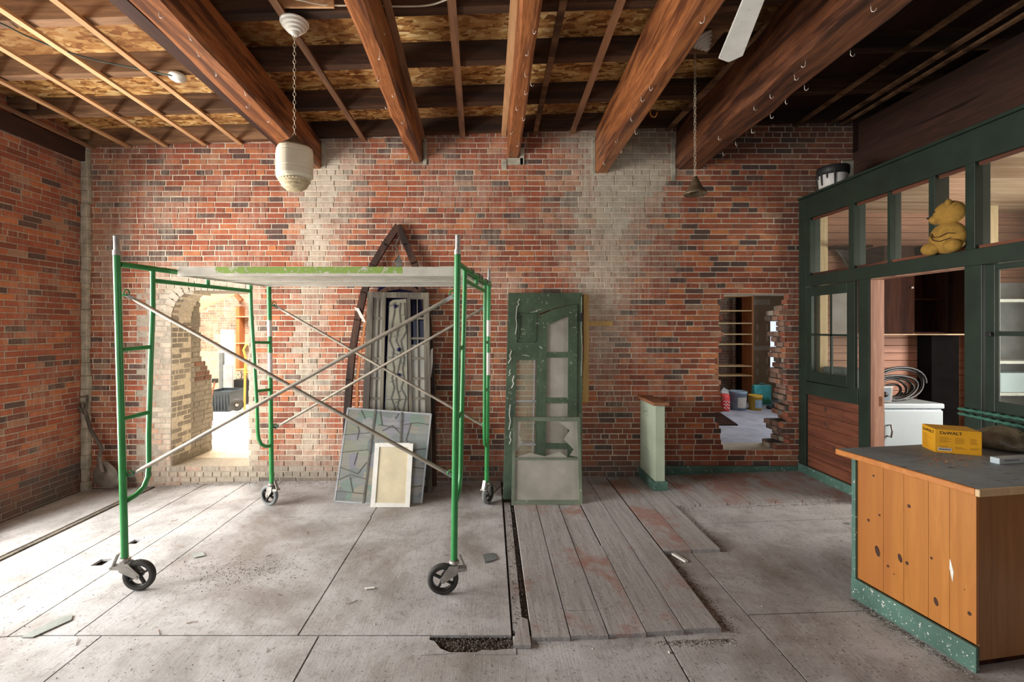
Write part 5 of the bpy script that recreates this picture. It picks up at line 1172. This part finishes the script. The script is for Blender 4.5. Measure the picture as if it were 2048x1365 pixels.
mb = MB(); c = onz(1700, 1056, .05)
for k in range(5): stone(mb, (c.x+rd.uniform(-.03, .03), c.y+rd.uniform(-.01, .01), hz(c.x)+.006), .018)
o = mb.build('plaster_lump', M['tin']); tag(o, 'flat grey plaster lump on the floor near the counter', 'plaster')
mb = MB(); mb.box((1.41, 3.42, hz(1.4)+.012), (.03, .12, .012), rot=(.05, .1, .5)); o = mb.build('white_offcut', M['white']); tag(o, 'small white offcut at the corner of the raised floorboards', 'offcut')
mb = MB()
for i in range(16): a = onz(rd.uniform(30, 900), rd.uniform(1040, 1340), .003); th = rd.uniform(0, pi); L = rd.uniform(.02, .07); mb.tube([a, a+Vector((L*cos(th), L*sin(th), .002))], .0018, 5)
o = mb.build('wood_splinters', M['joist_l']); tag(o, 'thin wood splinters scattered over the plywood', 'splinters', kind='stuff')

# ------------------------------------------------------------------ sunlit room behind the arched opening
mb = MB(); mb.bx(-12, .4, BW+.34, 13, -.1, .10); struct(mb.build('floor_back_left', M['tarp']))
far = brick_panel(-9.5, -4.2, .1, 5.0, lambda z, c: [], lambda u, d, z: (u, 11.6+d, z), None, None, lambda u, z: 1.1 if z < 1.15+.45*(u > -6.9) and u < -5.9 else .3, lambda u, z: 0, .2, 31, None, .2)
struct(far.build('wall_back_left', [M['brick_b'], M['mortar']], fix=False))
mb = MB(); mb.bx(-12, -9.5, 11.6, 11.8, 0, 5); mb.bx(-4.2, .4, 11.6, 11.8, 0, 5); mb.bx(.2, .4, BW+.34, 11.6, 0, 5); mb.bx(-12, LW-.34, BW+.1, BW+.34, 0, 5); mb.bx(-12.2, -12, BW, 11.8, 0, 5)
struct(mb.build('wall_shell_left', M['plaster']))
mb = MB(); mb.bx(-12, .4, BW+.2, 12, 4.9, 5.0); struct(mb.build('ceiling_back_left', M['palewood']))
M['rafter'] = wood('fresh_rafter', (.62, .38, .16), (.78, .54, .28), 'x', 1, .6)
for i, (a, b) in enumerate((((395, 612, 8.0), (470, 578, 8.0)), ((395, 592, 9.5), (450, 570, 9.5)))):
    p, q = at(*a), at(*b); d = (q-p).normalized(); p -= d*1.5; q += d*1.2; mb = MB(); mb.bar(p, q, .06, .16); struct(mb.build('trim_rafter', M['rafter']))
def obx(name, lab, cat, x0, x1, y0, y1, Y, dep, m, bev=.004, group=None):
    a, b = at(x0, y1, Y), at(x1, y0, Y); mb = MB(); mb.bx(a.x, b.x, Y, Y+dep, a.z, b.z); o = mb.build(name, M[m], bevel=bev); tag(o, lab, cat, group); return o
t = thing('storage_tote', 'black plastic tote on the floor of the sunlit back room', 'tote', at(443, 824, 9.0), world=True)
c = at(443, 824, 9.0); mb = MB(); x0, x1, y0, y1, z0, z1 = c.x-.25, c.x+.19, 8.95, 9.5, .10, .50
mb.hexa([(x0+.03, y0+.03, z0), (x1-.03, y0+.03, z0), (x1-.03, y1-.03, z0), (x0+.03, y1-.03, z0), (x0, y0, z1-.05), (x1, y0, z1-.05), (x1, y1, z1-.05), (x0, y1, z1-.05)])
for k in range(7): x = x0+.04+k*.06; mb.bx(x, x+.015, y0-.004, y0+.03, z0+.03, z1-.08)
mb.build('tub', M['totem'], t); mb = MB()
for a in ((x0-.02, x1+.02, y0-.02, y0+.01), (x0-.02, x1+.02, y1-.01, y1+.02), (x0-.02, x0+.01, y0+.01, y1-.01), (x1-.01, x1+.02, y0+.01, y1-.01)): mb.bx(*a, z1-.05, z1)
mb.build('rim', M['totem'], t)
t = thing('hand_truck', 'orange hand truck with black wheels beside the black tote', 'hand truck', at(485, 822, 8.9), world=True)
c = at(474, 810, 8.9); Ry = Euler((pi/2, 0, .35)).to_matrix()
for dx_, nm in ((0, 'near wheel'), (.30, 'far wheel')):
    cc = c+Vector((dx_, dx_*.5, .0)); mb = MB(); mb.lathe([(.05, -.035), (.095, -.04), (.12, -.02), (.12, .02), (.095, .04), (.05, .035)], cc, 28, M=Ry); w_ = mb.build('wheel', M['rubber'], t)
    mb = MB(); mb.lathe([(0, -.037), (.045, -.037), (.05, -.02), (.05, .02), (0, .02)], cc, 20, M=Ry); mb.build('hub', M['steel'], w_)
mb = MB(); mb.tube([at(*q) for q in ((489, 820, 8.95), (490, 760, 8.97), (491, 715, 9.0), (487, 700, 9.0), (492, 690, 9.02), (502, 688, 9.05))], .022, 10); mb.tube([at(*q) for q in ((487, 745, 8.98), (515, 745, 9.1))], .018, 8); mb.tube([at(*q) for q in ((512, 820, 9.1), (514, 760, 9.12), (514, 700, 9.15), (502, 688, 9.05))], .022, 10); mb.build('frame', M['orangemetal'], t)
mb = MB(); mb.tube([c, c+Vector((.30, .15, 0))], .012, 8); mb.build('axle', M['black'], t)
obx('door_panel', 'pale wooden door panel leaning against the far bricks', 'panel', 441, 466, 660, 832, 10.2, .05, 'whiteboard')
obx('dark_post', 'dark grey post standing left of the grey board in the back room', 'post', 438, 445, 706, 800, 9.8, .08, 'slate')
obx('grey_board', 'grey board leaning behind the black tote', 'board', 446, 465, 730, 810, 9.7, .03, 'silver')
t = thing('wall_rack', 'wooden wall rack with thin shelves on the sunlit brick wall', 'rack', at(486, 740, 11.4), world=True)
for x in (474, 500): a, b = at(x, 742, 11.4), at(x+7, 613, 11.4); mb = MB(); mb.bx(a.x, b.x, 11.35, 11.6, a.z, b.z); mb.build('upright', M['shelfwood'], t)
for y in (635, 688, 740): a, b = at(472, y, 11.35), at(512, y-2, 11.35); mb = MB(); mb.bx(a.x, b.x, 11.3, 11.59, a.z, b.z); mb.build('shelf', M['rafter'], t)
mb = MB(); rr = random.Random(17); c = at(482, 760, 9.9)
for i in range(26): a = c+Vector((rr.uniform(-.14, .2), rr.uniform(0, .2), rr.uniform(-.22, .22))); mb.tube([a, a+Vector((rr.uniform(-.1, .1), 0, rr.uniform(-.18, .18)))], .008, 5)
mb.bx(c.x-.16, c.x+.25, 9.9, 10.2, .1, c.z); o = mb.build('scrap_iron_heap', M['black']); tag(o, 'tangled heap of black scrap iron behind the hand truck', 'scrap')
obx('white_sheets', 'stack of white sheets on the floor just inside the arched opening', 'stack', 469, 505, 836, 872, 7.3, .7, 'whiteboard')
a = at(476, 596, 11.0); mb = MB(); mb.bar(at(472, 590, 11.0), at(484, 602, 11.0), .12, .08); mb.bar(at(484, 602, 11.0), at(481, 602, 11.6), .08, .08); o = mb.build('iron_bracket', M['rust']); tag(o, 'rusty bracket high on the sunlit brick wall', 'bracket')
t = thing('broom', 'brown-handled broom leaning beside the black tote', 'broom', at(428, 790, 8.8), world=True)
mb = MB(); mb.tube([at(422, 800, 8.7), at(430, 762, 8.85)], .014, 8); mb.build('handle', M['rust'], t); mb = MB(); mb.box(at(430, 762, 8.86), (.10, .05, .08)); mb.build('head', M['black'], t)
# ------------------------------------------------------------------ room behind the knocked-through hole
mb = MB(); mb.bx(.4, 9, BW+.34, 12.4, -.1, .10); struct(mb.build('floor_back_right', painted('dusty_lilac_floor', (.38, .36, .40), rough=.8, dirt=.25)))
mb = MB(); mb.bx(5.93, 6.46, 10.6, 10.75, 0, 3.6); mb.bx(6.46, 9, 10.6, 10.75, 0, .72); mb.bx(6.46, 9, 10.6, 10.75, 2.02, 3.6); mb.bx(7.4, 9, 10.6, 10.75, .72, 2.02)
dwl = struct(mb.build('wall_back_right', M['drywall']))
mb = MB()
for a, b, c, d in ((5.95, 6.45, 2.26, 2.40), (5.95, 6.45, 1.22, 1.32)): mb.bx(a, b, 10.594, 10.6, c, d)
for x in (6.16, 6.38):
    for z in (1.75, 1.50, .98, .72): mb.bx(x-.022, x+.022, 10.592, 10.6, z-.07, z+.07)
mb.build('joint_compound', M['mud'], dwl, bevel=.004)
b2 = brick_panel(4.2, 6.0, .1, 3.2, lambda z, c: [], lambda u, d, z: (u, 10.85+d, z), None, None, lambda u, z: .5 if 1.2 < z < 1.9 else .2, lambda u, z: .2, .2, 41)
struct(b2.build('wall_back_bricks', [M['brick'], M['mortar']], fix=False))
mb = MB(); mb.bx(.4, 4.2, 10.85, 11, 0, 4); mb.bx(8.8, 9, BW+.3, 10.7, 0, 4); mb.bx(.4, 9, BW+.1, BW+.34, 3.3, 5); mb.bx(6.4, 9, BW+.1, BW+.34, 0, 4)
struct(mb.build('wall_shell_right', M['plaster']))
mb = MB(); mb.bx(.4, 9, BW+.3, 11, 3.5, 3.6); struct(mb.build('ceiling_back_right', M['plaster']))
mb = MB(); mb.bx(5.8, 5.92, 10.55, 10.85, 0, 3.4); struct(mb.build('trim_4', M['brownwood']))
t = thing('bookcase', 'orange wooden open bookcase seen through the knocked-out hole', 'bookcase', (5.5, 10.5, .1), world=True)
for x0, x1 in ((5.75, 5.79), (4.98, 5.02)): mb = MB(); mb.bx(x0, x1, 10.1, 10.5, .1, 2.50); mb.build('side', M['shelfwood'], t)
for y in (592, 622, 647, 669, 689, 733, 752): z = at(0, y, 10.1).z; mb = MB(); mb.bx(5.02, 5.75, 10.1, 10.48, z-.012, z+.012); mb.build('shelf', M['rafter'], t)
def bucket(name, lab, x0, x1, yb, yt, mb_m, band=None):
    w = (x1-x0)/2; Y = F*(CH-.10)/(yb-CY); k = Y/F; c = at((x0+x1)/2, yb, Y); r = w*k*.98; h = (yb-yt)*k; c.z = .10
    t = thing(name, lab, 'bucket', c, world=True)
    mb = MB(); mb.lathe([(0, 0), (r*.86, 0), (r*.95, h*.85), (r, h*.86), (r, h*.97), (r*.93, h), (r*.9, h*.93), (0, h*.9)], c, 28); b = mb.build('pail', M[mb_m], t)
    mb = MB(); aa = [-2.1+i*.16 for i in range(9)]; n9 = len(aa)
    mb.add([c+Vector((q*r*cos(a), q*r*sin(a), w_*h)) for q, w_ in ((.895, .15), (.955, .7)) for a in aa], [(i, i+1, n9+i+1, n9+i) for i in range(n9-1)], 0, True); mb.build('label_wrap', M[band or 'label'], t, fix=False)
    mb = MB(); mb.tube([c+Vector((r*1.02*cos(a), -r*.3*abs(sin(a))-.0, h*.9-.12*h*abs(sin(a)))) for a in [pi+pi*i/12 for i in range(13)]], .006, 6); mb.build('bail_handle', M['steel'], t)
bucket('paint_pail', 'grey-blue paint pail with paper label in the back room', 1459, 1493, 820, 782, 'bluebucket', 'labelg')
bucket('paint_pail', 'smaller yellow paint pail with blue-grey label right of the grey pail', 1497, 1524, 820, 790, 'yelbucket', 'bluebucket')
c = at(1448, 821, 9.1); c.z = .1; t = thing('red_sack', 'red sack with white lettering standing at the left edge of the hole', 'sack', c, world=True)
mb = MB(); mb.lathe([(0, 0), (.10, 0), (.11, .05), (.10, .28), (.085, .33), (0, .33)], c, 20, mod=lambda a, z: 1+.05*sin(3*a+9*z)); mb.build('body', M['redbag'], t)
mb = MB()
for k in range(3): mb.tube([c+Vector((-.06+.012*i, -.108-.002*sin(i), .07+k*.06+.018*math.sin(i*1.3))) for i in range(11)], .006, 6)
mb.build('lettering', M['label'], t)
t = thing('shopping_bag', 'teal shopping bag printed with dark green trees behind the yellow pail', 'bag', at(1522, 803, 9.9), world=True)
a, b = at(1504, 803, 9.9), at(1540, 770, 9.9); mb = MB(); a.z = .1
mb.hexa([(a.x+.02, 9.8, .1), (b.x-.03, 9.8, .1), (b.x-.03, 10.0, .1), (a.x+.02, 10.0, .1), (a.x, 9.83, b.z), (b.x, 9.83, b.z), (b.x, 9.92, b.z), (a.x, 9.92, b.z)]); mb.build('body', M['teal'], t, bevel=.02)
mb = MB(); rr = random.Random(2)
for i in range(12): x = a.x+.05+i*(b.x-a.x-.1)/11; h = rr.uniform(.10, .2); mb.prism([(x-.02, 9.797, .12), (x+.02, 9.797, .12), (x, 9.81, .12+h)], (0, -.003, 0))
mb.build('printed_trees', M['dkgreen_art'], t)
mb = MB(); mb.tube([((a.x+b.x)/2+.07*cos(w), 9.86, b.z-.01+.05*sin(w)) for w in [pi*i/8 for i in range(9)]], .006, 6); mb.build('handle', M['teal'], t)
mb = MB(); c = at(1548, 811, 9.35); c.z = .12
for k in range(5): ell(mb, c+Vector((rr.uniform(-.14, .14), rr.uniform(-.08, .08), .02)), (.07, .06, .04), 8)
o = mb.build('work_gloves', M['black']); tag(o, 'black work gloves lying on the floor right of the yellow pail', 'gloves')
mb = MB(); P_ = [onz(x, y, .10) for x, y in ((1432, 822), (1476, 852), (1430, 852))]; mb.prism(P_, (0, 0, .02)); o = mb.build('floor_plate', M['brownwood']); tag(o, 'dark triangular board lying on the floor beyond the left edge of the hole', 'board')
mb = MB(); c = at(1462, 790, 9.9); mb.box(c+Vector((0, 0, -.05)), (.5, .12, .10), rot=(0, .3, 0)); mb.box(c+Vector((-.12, -.02, .04)), (.22, .02, .16), rot=(.3, .5, 0)); o = mb.build('paper_heap', M['whiteboard']); tag(o, 'crumpled pale paper on the floor in front of the bookcase', 'paper')
